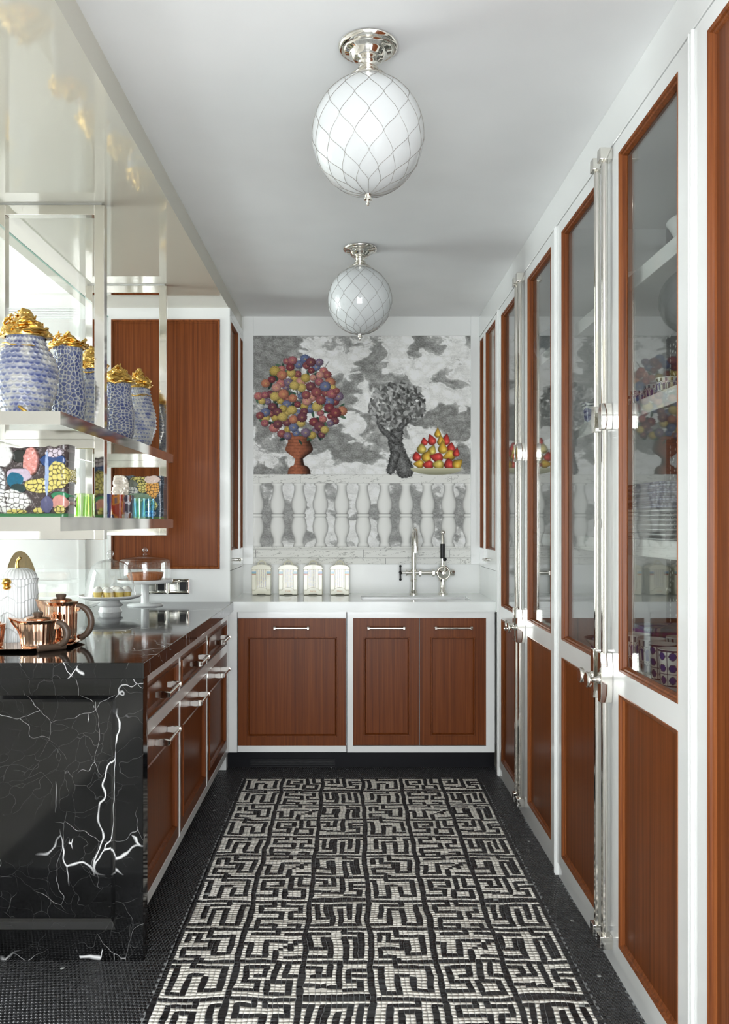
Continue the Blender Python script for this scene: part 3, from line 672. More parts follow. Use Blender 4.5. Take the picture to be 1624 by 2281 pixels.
# ================================================================== BACK RUN
def wood_front(bd, u0, u1, z0, z1, i0, i1, j0, j1, t=.02, proud=0.):
    """slab with a moulded sunk panel; i/j = inner panel rectangle"""
    p = -proud
    return bd.rings([(u0, u1, z0, z1, p + t), (u0, u1, z0, z1, p + .001), (u0 + .001, u1 - .001, z0 + .001, z1 - .001, p), (i0 - .012, i1 + .012, j0 - .012, j1 + .012, p), (i0 - .010, i1 + .010, j0 - .010, j1 + .010, p - .005), (i0 - .006, i1 + .006, j0 - .006, j1 + .006, p - .005),
                     (i0 - .004, i1 + .004, j0 - .004, j1 + .004, p + .003), (i0, i1, j0, j1, p + .012)], True)
def bar_handle(T, u0, u1, z, parent, out=.042):
    """rod carried between two tapered side plates"""
    h = B(T); h.cyl((u0 + .002, -out + .007, z), (u1 - .002, -out + .007, z), .0055, 14)
    poly = [(.0, -.010), (-out * .45, -.0125), (-out + .003, -.009), (-out, -.005), (-out, .005), (-out + .003, .009), (-out * .45, .0125), (.0, .010)]
    for u in (u0, u1):
        n = len(poly); t = .006
        vs = [(u - t, y, z + q) for y, q in poly] + [(u + t, y, z + q) for y, q in poly]
        h.add(vs, [tuple(range(n)), tuple(range(2 * n - 1, n - 1, -1))] + [(i, i + n, (i + 1) % n + n, (i + 1) % n) for i in range(n)])
    return h.build('handle', 'nickel', parent, True, 30, .001)
T = FB(0, YF)
P2 = lambda x, y: (px(x, y, YF)[0], px(x, y, YF)[2])
dw = thing('dishwasher', 'built-in dishwasher behind a wide single mahogany front, left of the sink doors', 'dishwasher', (-.317, YF + .3, 0))
B(T).box(-.612, -.020, .016, .54, .095, .858).box(-.612, -.020, .001, .016, .095, .130).box(-.612, -.020, .001, .016, .825, .858).build('body', 'lacquer', dw)
(u0, z1), (u1, z0) = P2(529, 1378), P2(771, 1661); (i0, j1), (i1, j0) = P2(556, 1424), P2(746, 1636)
fr = wood_front(B(T), u0 + .002, u1 - .002, z0, z1, i0, i1, j0, j1).build('front_panel', 'mahog', dw)
bar_handle(T, P2(613, 0)[0], P2(687, 0)[0], P2(0, 1398)[1], fr)
sk = thing('sink_cabinet', 'white framed cabinet under the sink with two mahogany doors', 'cabinet', (.38, YF + .3, 0))
b = B(T); b.box(-.016, .016, -.004, .54, .095, .858); b.box(.738, .785, -.004, .54, .095, .858); b.box(.016, .738, -.004, .54, .824, .858); b.box(.016, .738, -.004, .54, .095, .130); b.box(.016, .738, .03, .04, .13, .824)
b.build('frame', 'lacquer', sk)
for (xa, xb, ia, ib) in ((786.5, 933.5, 815, 908), (935.5, 1083, 964, 1054)):
    (u0, z1), (u1, z0) = P2(xa, 1377), P2(xb, 1660); (i0, j1), (i1, j0) = P2(ia, 1424), P2(ib, 1634)
    d = wood_front(B(T), u0, u1, z0, z1, i0, i1, j0, j1).build('door', 'mahog', sk)
    m = (u0 + u1) / 2; bar_handle(T, m - .096, m + .096, P2(0, 1398)[1], d)
struct(B(T).box(-.690, -.614, -.004, .5, .095, .858).build('trim_7', 'lacquer'))
struct(B().box(-.70, .79, YF + .045, YF + .06, 0, .095).build('baseboard_back', 'kick'))
b = B(T); (a, z1), (c, z0) = P2(556, 1693), P2(745, 1708)
b.box(a, c, .038, .045, z0 - .01, z0 - .007)
for k in range(3): b.box(a, c, .036, .045, z0 + k * .012, z0 + .007 + k * .012)
tag(b.build('kick_vent', 'black'), 'black slotted vent in the kickboard below the dishwasher', 'vent')
# worktop with sink cut-out
SX0, SX1, SY0, SY1 = .062, .675, 4.655, 4.915
b = B(); b.box(-.668, SX0, 4.545, YB, .858, ZT); b.box(SX1, .79, 4.545, YB, .858, ZT); b.box(SX0, SX1, 4.545, SY0, .858, ZT); b.box(SX0, SX1, SY1, YB, .858, ZT)
tag(b.build('white_worktop', 'stone'), 'glossy white stone worktop with sink cut-out along the back wall', 'worktop')
b = B(); t = .004; zb = .70
b.box(SX0 - .003, SX1 + .003, SY0 - .003, SY1 + .003, zb, zb + t); b.box(SX0 - .003, SX0 + t, SY0 - .003, SY1 + .003, zb, .905); b.box(SX1 - t, SX1 + .003, SY0 - .003, SY1 + .003, zb, .905); b.box(SX0, SX1, SY0 - .003, SY0 + t, zb, .905); b.box(SX0, SX1, SY1 - t, SY1 + .003, zb, .905)
tag(b.build('sink_basin', 'steel'), 'stainless steel sink basin sunk into the white worktop', 'sink')
# tap
YT = 5.03; sc = YT / F
X_ = lambda x: (x - VX) * sc
Z_ = lambda y: EYE - (y - VY) * sc
tp = thing('bridge_tap', 'polished nickel bridge tap with black cross handle and black lever over the sink', 'tap', (X_(955), YT, ZT))
xa, xb, zc = X_(921.5), X_(987.5), Z_(1276)
b = B()
b.lathe([(0, 0), (.026, 0), (.026, .008), (.019, .012), (.019, .022), (.015, .026), (.0145, .075), (.021, .078), (.021, .088), (.016, .092), (.016, .135), (.0185, .137), (.0185, .150), (.013, .153)], 24, (xa, YT, ZT))
b.build('column', 'nickel', tp, True, 40); b = B(); b.lathe([(0, 0), (.031, 0), (.031, .008), (.022, .012), (.020, .024), (.017, .028), (.017, .078), (.026, .082), (.026, .092), (.018, .096)], 24, (xb - .003, YT, ZT)); b.build('column', 'nickel', tp, True, 40)
b = B(); b.cyl((X_(906), YT, zc), (X_(975), YT, zc), .0125, 20); b.cyl((X_(934), YT, zc), (X_(938), YT, zc), .022, 6); b.cyl((X_(963), YT, zc), (X_(968), YT, zc), .021, 6); b.cyl((X_(904), YT, zc), (X_(907), YT, zc), .018, 20); b.cyl((X_(893), YT, zc), (X_(905), YT, zc), .006, 12)
b.build('bridge', 'nickel', tp, True, 40)
b = B(); zs = ZT + .15; pts = [(xa, YT, zs - .01), (xa, YT, zs + .05)]; pts += [(xa, YT, zs + .14)]
for k in range(1, 13):
    a = math.pi * k / 12; pts.append((xa, YT - .085 * (1 - math.cos(a)), zs + .14 + .10 * math.sin(a)))
pts.append((xa, YT - .17, zs + .105)); b.tube(pts, [.0145] * (len(pts) - 2) + [.0145, .0155], 16); b.lathe([(.0165, 0), (.0165, .012)], 16, (xa, YT, zs + .055)); b.build('spout', 'nickel', tp, True, 50)
b = B(Matrix.Translation((X_(892), YT, zc)) @ Matrix.Rotation(math.pi / 2, 4, 'Y')); b.cyl((0, 0, -.006), (0, 0, .006), .011, 16)
for k in range(4):
    a = k * math.pi / 2; b.cyl((0, 0, 0), (.038 * math.cos(a), .038 * math.sin(a), 0), .0052, 10); b.ball((.040 * math.cos(a), .040 * math.sin(a), 0), .0078)
b.build('cross_handle', 'black', tp, True)
b = B(Matrix.Translation((xb, YT - .004, zc)) @ Matrix.Rotation(math.pi / 2, 4, 'X')); b.lathe([(0, -.022), (.034, -.022), (.040, -.014), (.0425, .0), (.0425, .012), (.039, .016), (.036, .014), (.030, .022), (.014, .030), (.010, .036), (0, .037)], 36)
b.build('mixer_body', 'nickel', tp, True, 35)
b = B(); b.cyl((X_(1005), YT, zc), (X_(1012), YT, zc), .019, 8); b.cyl((X_(998), YT, zc), (X_(1006), YT, zc), .012, 12); b.lathe([(.012, .0), (.017, .004), (.017, .010), (.010, .014), (.010, .034), (.008, .036), (.008, .185), (.006, .19)], 16, (xb - .004, YT, zc + .040)); b.ball((xb - .002, YT, zc + .040 + .202), .0145)
b.tube([(xb + .003, YT - .034, zc), (xb + .005, YT - .03, zc + .075)], .0028, 8); b.build('lever_stem', 'nickel', tp, True, 40)
b = B(); b.lathe([(0, 0), (.0135, 0), (.0135, .088), (0, .088)], 20, (xb - .004, YT, zc + .086)); b.ball((xb + .006, YT - .03, zc + .082), .012); b.build('lever_grip', 'black', tp, True, 40)

# four ceramic canisters
def text_mesh(s, size, T, name, mat, parent, depth=.0004):
    c = bpy.data.curves.new('t', 'FONT'); c.body = s; c.size = size; c.align_x = 'CENTER'; c.extrude = depth
    o = bpy.data.objects.new('t', c); COL.objects.link(o); bpy.context.view_layer.update()
    dg = bpy.context.evaluated_depsgraph_get(); me = bpy.data.meshes.new_from_object(o.evaluated_get(dg)); bpy.data.objects.remove(o)
    org = Vector(root_of(parent).location); me.transform(Matrix.Translation(-org) @ T @ Matrix.Rotation(math.pi / 2, 4, 'X')); me.materials.clear()
    me.name = name; return finish(name, me, [MAT[mat]], parent, False, None, None)
words = [None, 'Café', 'Sucre', 'Pâtes']
lab = ['cream ceramic canister with blue-green seascapes and no readable word', 'cream ceramic canister lettered Café', 'cream ceramic canister lettered Sucre', 'cream ceramic canister lettered Pâtes']
scen = [((110, 160, 190), (90, 150, 130), (176, 120, 90)), ((140, 176, 190), (110, 170, 160), (170, 90, 60)), ((120, 150, 190), (90, 130, 120), (170, 70, 40)), ((140, 180, 210), (130, 190, 180), (210, 130, 70))]
for i, xc in enumerate((584, 643, 698, 757)):
    x = (xc - VX) * 5.03 / F; y0 = 4.985; T = Matrix.Translation((x, y0, ZT))
    cn = thing('ceramic_canister', lab[i], 'canister', (x, y0 + .045, ZT), 'ceramic canisters by the back wall')
    b = B(T); w = .056
    b.prism([(-w, .002), (-.024, .002), (-.022, .007), (.022, .007), (.024, .002), (w, .002), (w - .001, .158), (-w + .001, .158)], 0, .085)
    for s in (-1, 1): b.box(s * .043 - .013, s * .043 + .013, -.004, .002, .03, .154)
    b.build('body', 'cream', cn, True, 40, .003)
    b = B(T); poly = [(-w - .003, .153), (w + .003, .153), (w + .003, .160)]
    poly += [(w * math.cos(a), .162 + .020 * math.sin(a)) for a in np.linspace(.2, math.pi - .2, 10)] + [(-w - .003, .160)]
    b.prism(poly, -.006, .088); b.build('lid', 'cream', cn, True, 40, .002)
    b = B(T); b.tube([(.023 * math.cos(a), .02, .178 + .024 * math.sin(a)) for a in np.linspace(0, math.pi, 12)], .004, 8); b.build('lid_loop', 'cream', cn, True)
    b = B(T); poly = [(-w + .002, .003), (-.026, .003), (-.022, .008), (.022, .008), (.026, .003), (w - .002, .003), (w - .002, .026)]
    poly += [(.036 * math.cos(a), .024 + .022 * math.sin(a)) for a in np.linspace(.15, math.pi - .15, 9)] + [(-w + .002, .026)]
    b.prism(poly, -.008, .002); b.build('front_scroll', 'cream', cn, True, 40, .0015)
    cols = []; b = B(T)
    for k in range(5):
        for q in range(26):
            xx, zz = -.024 + k * .012, .046 + q * .0041; b.box(xx - .0011, xx + .0011, -.0012, .0005, zz, zz + .0041)
            cols += [[(150, 110, 80), (90, 100, 150), (70, 80, 120), (170, 150, 110)][rnd.randrange(4)]] * 8
    b.build('striped_print', 'v', cn, col=slin(cols))
    cols = []; b = B(T)
    for s in (-1, 1):
        cols = []; b = B(T)
        for q in range(3):
            xx = s * .043; b.box(xx - .012, xx + .012, -.0052, -.0038, .120 + (2 - q) * .0065, .120 + (3 - q) * .0065); cols += [scen[i][q]] * 8
        b.build('seascape_print', 'v', cn, col=slin(cols))
    if words[i]: text_mesh(words[i], .016, T @ Matrix.Translation((0, -.0086, .019)), 'lettering', 'gilt', cn)

# ================================================================== ISLAND
edges = [2.630, 3.247, 3.868, 4.545]
ilab = ['white framed mahogany drawer unit next to the black marble end panel', 'white framed mahogany drawer unit in the middle of the black-topped run', 'white framed mahogany drawer unit in the corner by the dishwasher']
for i in range(3):
    y0, y1 = edges[i], edges[i + 1]; w = y1 - y0 if i < 2 else .632; T = FL(XL, y0)
    un = thing('drawer_unit', ilab[i], 'cabinet', (XL - .3, (y0 + y1) / 2, .1), 'mahogany drawer units of the black-topped run')
    b = B(T); s = .010
    b.box(0, s, -.002, .5, .10, .860); b.box(w - s, w, -.002, .5, .10, .860); b.box(s, w - s, -.002, .5, .822, .860); b.box(s, w - s, -.002, .5, .650, .694); b.box(s, w - s, -.002, .5, .10, .132); b.box(s, w - s, .03, .5, .132, .822)
    if i == 2: b.box(w, y1 - y0, -.002, .5, .10, .860)
    b.build('frame', 'lacquer', un)
    d = wood_front(B(T), s + .003, w - s - .003, .697, .819, .048, w - .048, .722, .794).build('drawer', 'mahog', un)
    bar_handle(T, w / 2 - .092, w / 2 + .092, .758, d, .052)
    d = wood_front(B(T), s + .003, w - s - .003, .135, .647, .070, w - .070, .195, .535).build('door', 'mahog', un)
    bar_handle(T, w / 2 - .092, w / 2 + .092, .596, d, .052)
struct(B().box(-1.28, -.735, 2.626, 4.545, 0, .10).build('baseboard_left', 'kick'))
tag(B().box(-1.36, -.632, 2.570, 4.552, .862, ZT).build('marble_worktop', 'marble', bevel=.002), 'polished black marble worktop with white veins', 'worktop')
b = B(FB(0, 2.572)); X0, X1 = -1.36, -.634
b.rings([(X0, X1, 0, .862, .054), (X0, X1, 0, .862, .001), (X0 + .001, X1 - .001, .001, .862, 0), (X0 + .085, X1 - .085, .092, .812, 0), (X0 + .085, X1 - .085, .092, .812, .004), (X0 + .098, X1 - .098, .110, .796, .016), (X0 + .104, X1 - .104, .120, .788, .018), (X0 + .104, X1 - .104, .120, .788, .022)], True)
tag(b.build('marble_end_panel', 'marble'), 'black white-veined marble end panel with a sunk rectangular moulding', 'end panel')
# glass screen standing on the back edge of the worktop
b = B(); b.box(-1.318, -1.310, 2.60, 4.550, ZT, 2.458, 0); b.box(-1.3185, -1.3095, 2.60, 4.550, 2.457, 2.4595, 1)
tag(b.build('glass_screen', ['glass2', 'green']), 'tall clear glass screen along the back edge of the black worktop', 'screen')

# ------------------------------------------------------------------ hanging chrome shelf
SXL, SXR = -1.297, -.899
hs = thing('hanging_shelf', 'polished nickel hanging shelf with two tiers below the white soffit', 'shelf', (-1.098, 3.43, 1.279))
bw = .036
for y in (3.068, 4.110):
    b = B(FB(0, y)); d = .038
    b.box(SXL, SXL + bw, 0, d, 1.279, 2.503); b.box(SXR - bw, SXR, 0, d, 1.279, 2.503)
    b.box(SXL + bw, SXR - bw, 0, d, 1.279, 1.316); b.box(SXL + bw, SXR - bw, 0, d, 2.467, 2.503); b.box(SXL + bw, SXR - bw, .001, d - .001, 1.612, 1.647)
    fr = b.build('hanging_frame', 'nickel', hs, bevel=.0015)
    B(FB(0, y)).box(SXL + .01, SXR - .01, .004, d - .004, 2.503, ZS + .001).build('fixing_plate', 'steel', fr)
for (za, zb) in ((1.646, 1.6845), (1.316, 1.358)):
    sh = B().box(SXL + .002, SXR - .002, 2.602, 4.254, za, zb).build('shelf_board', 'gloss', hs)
    b = B(); e = .0015
    b.box(SXL - e, SXR + e, 2.600, 2.6035, za - e, zb + e); b.box(SXL - e, SXR + e, 4.2525, 4.256, za - e, zb + e); b.box(SXR - .002, SXR + e, 2.6035, 4.2525, za - e, zb + e); b.box(SXL - e, SXL + .002, 2.6035, 4.2525, za - e, zb + e)
    b.build('edge_band', 'nickel', sh)

# ------------------------------------------------------------------ blue and gold vases
def vase_body(name, c, prof, Hh, style, seed, parent, nt=220, nv=150, rows=15, colz=22):
    th = np.arange(nt) / nt * 2 * math.pi; v = np.linspace(0, 1, nv); V, TH = np.meshgrid(v, th, indexing='ij')
    R = np.interp(V, [p[0] for p in prof], [p[1] for p in prof]); k = np.ones(9) / 9
    R = np.apply_along_axis(lambda a: np.convolve(np.pad(a, 4, 'edge'), k, 'valid'), 0, R)
    U = TH / (2 * math.pi)
    if style == 'scale':
        vv = V * rows + .5 * (fbm(U * 8, V * 2, 3, seed, 8) - .5); row = np.floor(vv)
        U = U + .012 * (fbm(U * 10, V * 14, 3, seed + 8, 10) - .5); ph = U * colz + .5 * (row % 2); scal = .34 * np.abs(np.sin(ph * math.pi)) ** .6
        q = vv + scal - .34; row2 = np.floor(q); f = q - row2; ph2 = U * colz + .5 * (row2 % 2); fx = np.abs((ph2 % 1) - .5) * 2
        disp = .0066 * (1 - f) ** 1.3 * (1 - .5 * fx ** 4); pit = np.exp(-((f - .42) / .2) ** 2) * (1 - fx ** 2)
        t = .18 + .62 * pit + 1.5 * (fbm(U * 16, V * 9, 4, seed + 2, 16) - .5); t = np.where(f < .10, t * .25, t)
    else:
        d1, d2, _ = worley(U * colz * 1.2 + .0, V * rows * 1.55, seed, int(colz * 1.2) if abs(colz * 1.2 - int(colz * 1.2)) < 1e-6 else None)
        rdg = 1 - sstep(.04, .30, d2 - d1); disp = .0032 * rdg; t = .92 - .95 * rdg + .7 * (fbm(U * 12, V * 8, 3, seed, 12) - .5) - .15
    R = R + disp + .003 * (fbm(U * 4, V * 3, 3, seed + 1, 4) - .5)
    t = np.clip(t, 0, 1)[..., None]
    colr = np.array([190, 189, 185]) * (1 - t) + np.array([54, 66, 122]) * t
    colr = np.clip(colr, 0, 235)
    P = np.stack([c[0] + R * np.cos(TH), c[1] + R * np.sin(TH), c[2] + V * Hh], -1)
    return grid_obj(name, P, 'vr', parent, colr, True)
def lumps(name, c, prof, Hh, amp, seed, parent, twigs=8, rad=.05, mat='gold'):
    nt, nv = 90, 46; V, TH = np.meshgrid(np.linspace(0, 1, nv), np.arange(nt) / nt * 2 * math.pi, indexing='ij'); U = TH / 6.28318
    R = np.interp(V, [p[0] for p in prof], [p[1] for p in prof]); n = fbm(U * 7, V * 5, 4, seed, 7); rg = 1 - np.abs(2 * fbm(U * 6, V * 9, 4, seed + 4, 6) - 1)
    edge = np.clip(np.minimum(V * 12, (1 - V) * 12), 0, 1)
    R = R * (1 + amp * edge * ((n - .5) * 1.6 + (rg - .75) * 1.3)); Zo = (fbm(U * 6, V * 3, 3, seed + 7, 6) - .5) * .03 * edge
    R[-1] = 1e-4
    P = np.stack([c[0] + R * np.cos(TH), c[1] + R * np.sin(TH), c[2] + V * Hh + Zo], -1)
    o = grid_obj(name, P, mat, parent, None, True)
    rr = random.Random(seed); b = B()
    for k in range(twigs):
        a = rr.uniform(0, 6.28); z = c[2] + Hh * rr.uniform(.0, .8); r = np.interp((z - c[2]) / Hh, [p[0] for p in prof], [p[1] for p in prof]) * 1.0; pts = []
        for q in range(6): pts.append((c[0] + r * math.cos(a) * rr.uniform(.95, 1.15), c[1] + r * math.sin(a) * rr.uniform(.95, 1.15), z)); a += rr.uniform(.1, .3); z += rr.uniform(-.006, .010)
        b.tube(pts, [.002, .0045, .006, .0055, .004, .002], 7)
    if twigs: b.build('gold_twigs', mat, parent, True)
    return o
def ring_band(c, r, z, parent, seed, n=2, tilt=.01, thick=.0035):
    rr = random.Random(seed); b = B()
    for k in range(n):
        ph = rr.uniform(0, 6); pts = []
        for q in range(48):
            a = q / 48 * 2 * math.pi; pts.append((c[0] + (r + .002 * math.sin(9 * a + ph)) * math.cos(a), c[1] + (r + .002 * math.sin(9 * a + ph)) * math.sin(a), z + tilt * math.sin(a + ph) + .003 * math.sin(5 * a) - k * .006))
        b.tube(pts, [thick * rr.uniform(.7, 1.3) for _ in pts], 7, closed=True)
    return b.build('gold_band', 'gold', parent, True)
ZV = 1.6845
VS = [  # x, y, profile, height, style, neck radius, lid height, label
 (-1.094, 2.83, [(0, .060), (.05, .068), (.17, .080), (.33, .094), (.50, .102), (.64, .101), (.77, .088), (.84, .075), (.90, .064), (1, .058)], .284, 'scale', .060, .100, 'biggest blue vase, round-bellied, with scaly relief and a tall gold lid'),
 (-1.075, 3.20, [(0, .046), (.15, .058), (.35, .064), (.55, .060), (.75, .050), (1, .050)], .325, 'pit', .050, .062, 'waisted blue vase pitted with fine dimples, next to the big round-bellied one'),
 (-1.078, 3.50, [(0, .055), (.15, .066), (.45, .066), (.7, .055), (1, .047)], .30, 'scale', .047, .10, 'blue vase with gold neck ring half hidden by the chrome upright'),
 (-1.045, 3.77, [(0, .052), (.2, .070), (.5, .072), (.8, .058), (1, .055)], .285, 'pit', .055, .085, 'blue dimpled vase with a gold drip at its foot beside the chrome upright'),
 (-1.012, 4.03, [(0, .038), (.12, .052), (.35, .076), (.55, .075), (.8, .056), (1, .044)], .305, 'scale', .044, .100, 'pear-shaped blue vase with thin gold neck rings at the end of the row'),
]
for i, (x, y, prof, hh, st, rn, lh, lb) in enumerate(VS):
    c = (x, y, ZV); vs = thing('lidded_vase', lb, 'vase', c, 'blue and gold vases on the hanging shelf')
    vase_body('body', c, prof, hh, st, 11 + i, vs, rows=[15, 13, 15, 14, 17][i], colz=[30, 20, 26, 20, 28][i])
    ct = (x, y, ZV + hh - .006)
    lumps('lid', ct, [(0, rn * 1.12), (.14, rn * 1.32), (.3, rn * 1.15), (.5, rn * .85), (.7, rn * .50), (.86, rn * .34), (1, rn * .15)], lh, .36, 40 + i, vs, 14)
    if i in (0, 2, 4): ring_band(c, np.interp(.86 if i != 2 else .93, [p[0] for p in prof], [p[1] for p in prof]) + .003, ZV + hh * (.86 if i != 2 else .93), vs, i, 2, .008 if i == 0 else .004, .0035 if i == 0 else .0026)
    if i in (0, 3):
        b = B(); rr = random.Random(i + 5); r0 = prof[0][1]
        for k in range(4):
            a0 = rr.uniform(0, 6); pts = [(x + (r0 + .008) * math.cos(a0 + q * .3), y + (r0 + .008) * math.sin(a0 + q * .3), ZV + .008 + k * .007 + .004 * math.sin(q + k)) for q in range(12)]; b.tube(pts, [.004 + .003 * math.sin(q * 1.3 + k) ** 2 for q in range(12)], 8)
        a0 = -1.9; b.tube([(x + (r0 + .004 + .018 * q / 6) * math.cos(a0 + .15 * q), y + (r0 + .004 + .018 * q / 6) * math.sin(a0 + .15 * q), ZV + .01 + .055 * (1 - q / 6)) for q in range(7)], [.003, .005, .006, .006, .006, .005, .004], 8)
        b.build('gold_foot', 'gold', vs, True)
# ------------------------------------------------------------------ collage ceramics
def slab_vase(x, y, z, a, dep, hh, base, patches, foot, seed, label):
    nv, rc = 150, .018; per = []
    for k in range(150): per.append((-a + rc + (2 * a - 2 * rc) * k / 150, -dep))
    for k in range(12): t = -math.pi / 2 + math.pi / 2 * k / 12; per.append((a - rc + rc * math.cos(t), -dep + rc + rc * math.sin(t)))
    for k in range(30): per.append((a, -dep + rc + (2 * dep - 2 * rc) * k / 30))
    for k in range(12): t = math.pi / 2 * k / 12; per.append((a - rc + rc * math.cos(t), dep - rc + rc * math.sin(t)))
    for k in range(80): per.append((a - rc - (2 * a - 2 * rc) * k / 80, dep))
    for k in range(12): t = math.pi / 2 + math.pi / 2 * k / 12; per.append((-a + rc + rc * math.cos(t), dep - rc + rc * math.sin(t)))
    for k in range(30): per.append((-a, dep - rc - (2 * dep - 2 * rc) * k / 30))
    for k in range(12): t = math.pi + math.pi / 2 * k / 12; per.append((-a + rc + rc * math.cos(t), -dep + rc + rc * math.sin(t)))
    per = np.array(per); nt = len(per); V = np.repeat(np.linspace(0, 1, nv)[:, None], nt, 1); PX_ = np.repeat(per[None, :, 0], nv, 0); PY_ = np.repeat(per[None, :, 1], nv, 0)
    u = (PX_ / a + 1) / 2 + .0 * V; v = V; side = (PY_ + dep) / a; crack_f = lambda sc, s_: worley(u * sc + side * sc * .5, v * sc, s_)
    c3 = np.ones(V.shape + (3,)) * np.array(base, float); n1 = fbm(u * 9, v * 9, 3, seed); lump = np.zeros(V.shape)
    d1, d2, idn = crack_f(15, seed + 2); crk = sstep(.05, .16, d2 - d1)
    n2 = fbm(u * 40, v * 40, 2, seed + 9); c3 += ((n2 > .66) * 90)[..., None] * .6
    for (pu, pv, ru, rv, colr, kind) in patches:
        m = sstep(1.04, .96, np.hypot((u - pu) / ru, (v - pv) / rv) + .35 * (n1 - .5))
        colr = np.array(colr, float)
        if kind == 'c': cc = colr[None, None] * crk[..., None] + np.array(base)[None, None] * (1 - crk[..., None]); hgt = .006 * crk
        elif kind == 'f': cc = colr[None, None] * (.9 + .2 * n2[..., None]); hgt = .020 * (fbm(u * 14, v * 14, 3, seed + 5)) + .012
        else: cc = colr[None, None] * (.93 + .14 * n2[..., None]); hgt = .004 + .003 * n1
        c3 = c3 * (1 - m[..., None]) + cc * m[..., None]; lump = lump * (1 - m) + hgt * m
    fm = sstep(.065, .05, v); c3 = c3 * (1 - fm[..., None]) + np.array(foot, float) * fm[..., None]; lump *= (1 - fm)
    ln_ = np.hypot(PX_ / a, PY_ / dep); nx_, ny_ = PX_ / a / ln_, PY_ / dep / ln_
    nx_ = nx_ * (np.abs(PX_) > a - rc); ny_ = ny_ * (np.abs(PY_) > dep - rc); wb = 1 + .05 * (fbm(u * 3, v * 3, 2, seed + 6) - .5)
    P = np.stack([x + PX_ * wb + lump * nx_, y + PY_ + lump * ny_, z + hh * V + .018 * (fbm(u * 6, v * 2, 3, seed + 3) - .5) * sstep(.8, 1, V)], -1)
    vs = thing('slab_vase', label, 'vase', (x, y, z)); grid_obj('body', P, 'v', vs, np.clip(c3, 10, 250), True)
    top = P[-1].copy(); inn = top.copy(); inn[:, 0] = x + (top[:, 0] - x) * .93; inn[:, 1] = y + (top[:, 1] - y) * .8; dn = inn.copy(); dn[:, 2] -= .05; ce = dn.copy(); ce[:, 0] = x; ce[:, 1] = y
    grid_obj('rim', np.stack([top, inn, dn, ce]), 'v', vs, np.ones((4, nt, 3)) * np.array([168, 158, 148]), True)
YE = (214, 200, 112); WH = (226, 226, 222)
slab_vase(-1.055, 2.83, 1.358, .116, .048, .235, (66, 56, 56), [(.33, .87, .11, .10, (40, 42, 38), 'p'), (.51, .78, .11, .2, (218, 150, 142), 'f'), (.8, .80, .18, .10, (30, 66, 122), 'p'), (.82, .91, .13, .06, (208, 196, 208), 'c'), (.33, .60, .19, .10, (196, 180, 196), 'p'), (.27, .53, .12, .11, (8, 96, 126), 'p'), (.32, .41, .11, .07, (36, 58, 58), 'p'),
   (.88, .60, .14, .19, YE, 'c'), (.62, .45, .24, .10, YE, 'c'), (.72, .62, .028, .30, (150, 170, 206), 'p'), (.23, .22, .25, .17, WH, 'c'), (.9, .31, .11, .05, (44, 124, 84), 'p'), (.9, .21, .10, .10, (202, 142, 132), 'p'), (.60, .10, .09, .05, YE, 'c'), (.9, .11, .07, .06, YE, 'c'), (.72, .18, .09, .12, (84, 84, 120), 'p'), (.3, .08, .14, .04, YE, 'c'), (.06, .5, .07, .2, (220, 222, 224), 'c'), (.12, .88, .13, .17, (236, 236, 234), 'f')], (66, 132, 84), 3, 'large square ceramic vase collaged in yellow crackle, pink, teal and white')
slab_vase(-1.005, 4.06, 1.358, .112, .05, .205, (46, 56, 68), [(.5, .87, .22, .12, YE, 'c'), (.57, .70, .11, .08, YE, 'c'), (.78, .72, .14, .24, (226, 164, 76), 'c'), (.76, .92, .16, .09, (216, 192, 182), 'p'), (.34, .82, .13, .09, (88, 92, 78), 'p'), (.33, .65, .15, .11, WH, 'c'), (.45, .50, .30, .11, (112, 136, 108), 'p'), (.37, .43, .2, .06, (226, 182, 134), 'p'), (.73, .32, .15, .13, YE, 'c'), (.7, .12, .16, .08, WH, 'c'), (.13, .72, .16, .30, (234, 222, 212), 'f')], (92, 112, 54), 8, 'smaller square ceramic vase collaged in orange, green and yellow crackle')
# ------------------------------------------------------------------ tumblers on the lower tier
def ribbed_glass(x, y, colr, tone, label, r=.026, hh=.094):
    g = thing('glass_tumbler', label, 'glass', (x, y, 1.358), 'coloured tumblers on the lower tier')
    prof = [(0, .002), (r * .8, .002)] + [(r * (.8 + .2 * k / 30) + .0011 * (k % 2), .003 + (hh - .004) * k / 30) for k in range(31)] + [(r * .93, hh), (r * .74, .010), (0, .010)]
    B().lathe(prof, 24, (x, y, 1.358)).build('glass', tint_glass(tone, colr), g, True, 80)
    b = B()
    for k in range(6):
        a = k * math.pi / 3 + .3; b.tube([(x + (r * .8 + .002) * math.cos(a), y + (r * .8 + .002) * math.sin(a), 1.366), (x + (r + .002) * math.cos(a), y + (r + .002) * math.sin(a), 1.358 + hh - .012)], .003, 6)
    b.build('glass_rib', tint_glass(tone + '_rib', tuple(q ** 2 for q in colr[:3]) + (1,)), g, True)
yl, gn, bl, aq = (.99, .965, .74, 1), (.90, .975, .82, 1), (.74, .89, .985, 1), (.84, .965, .98, 1)
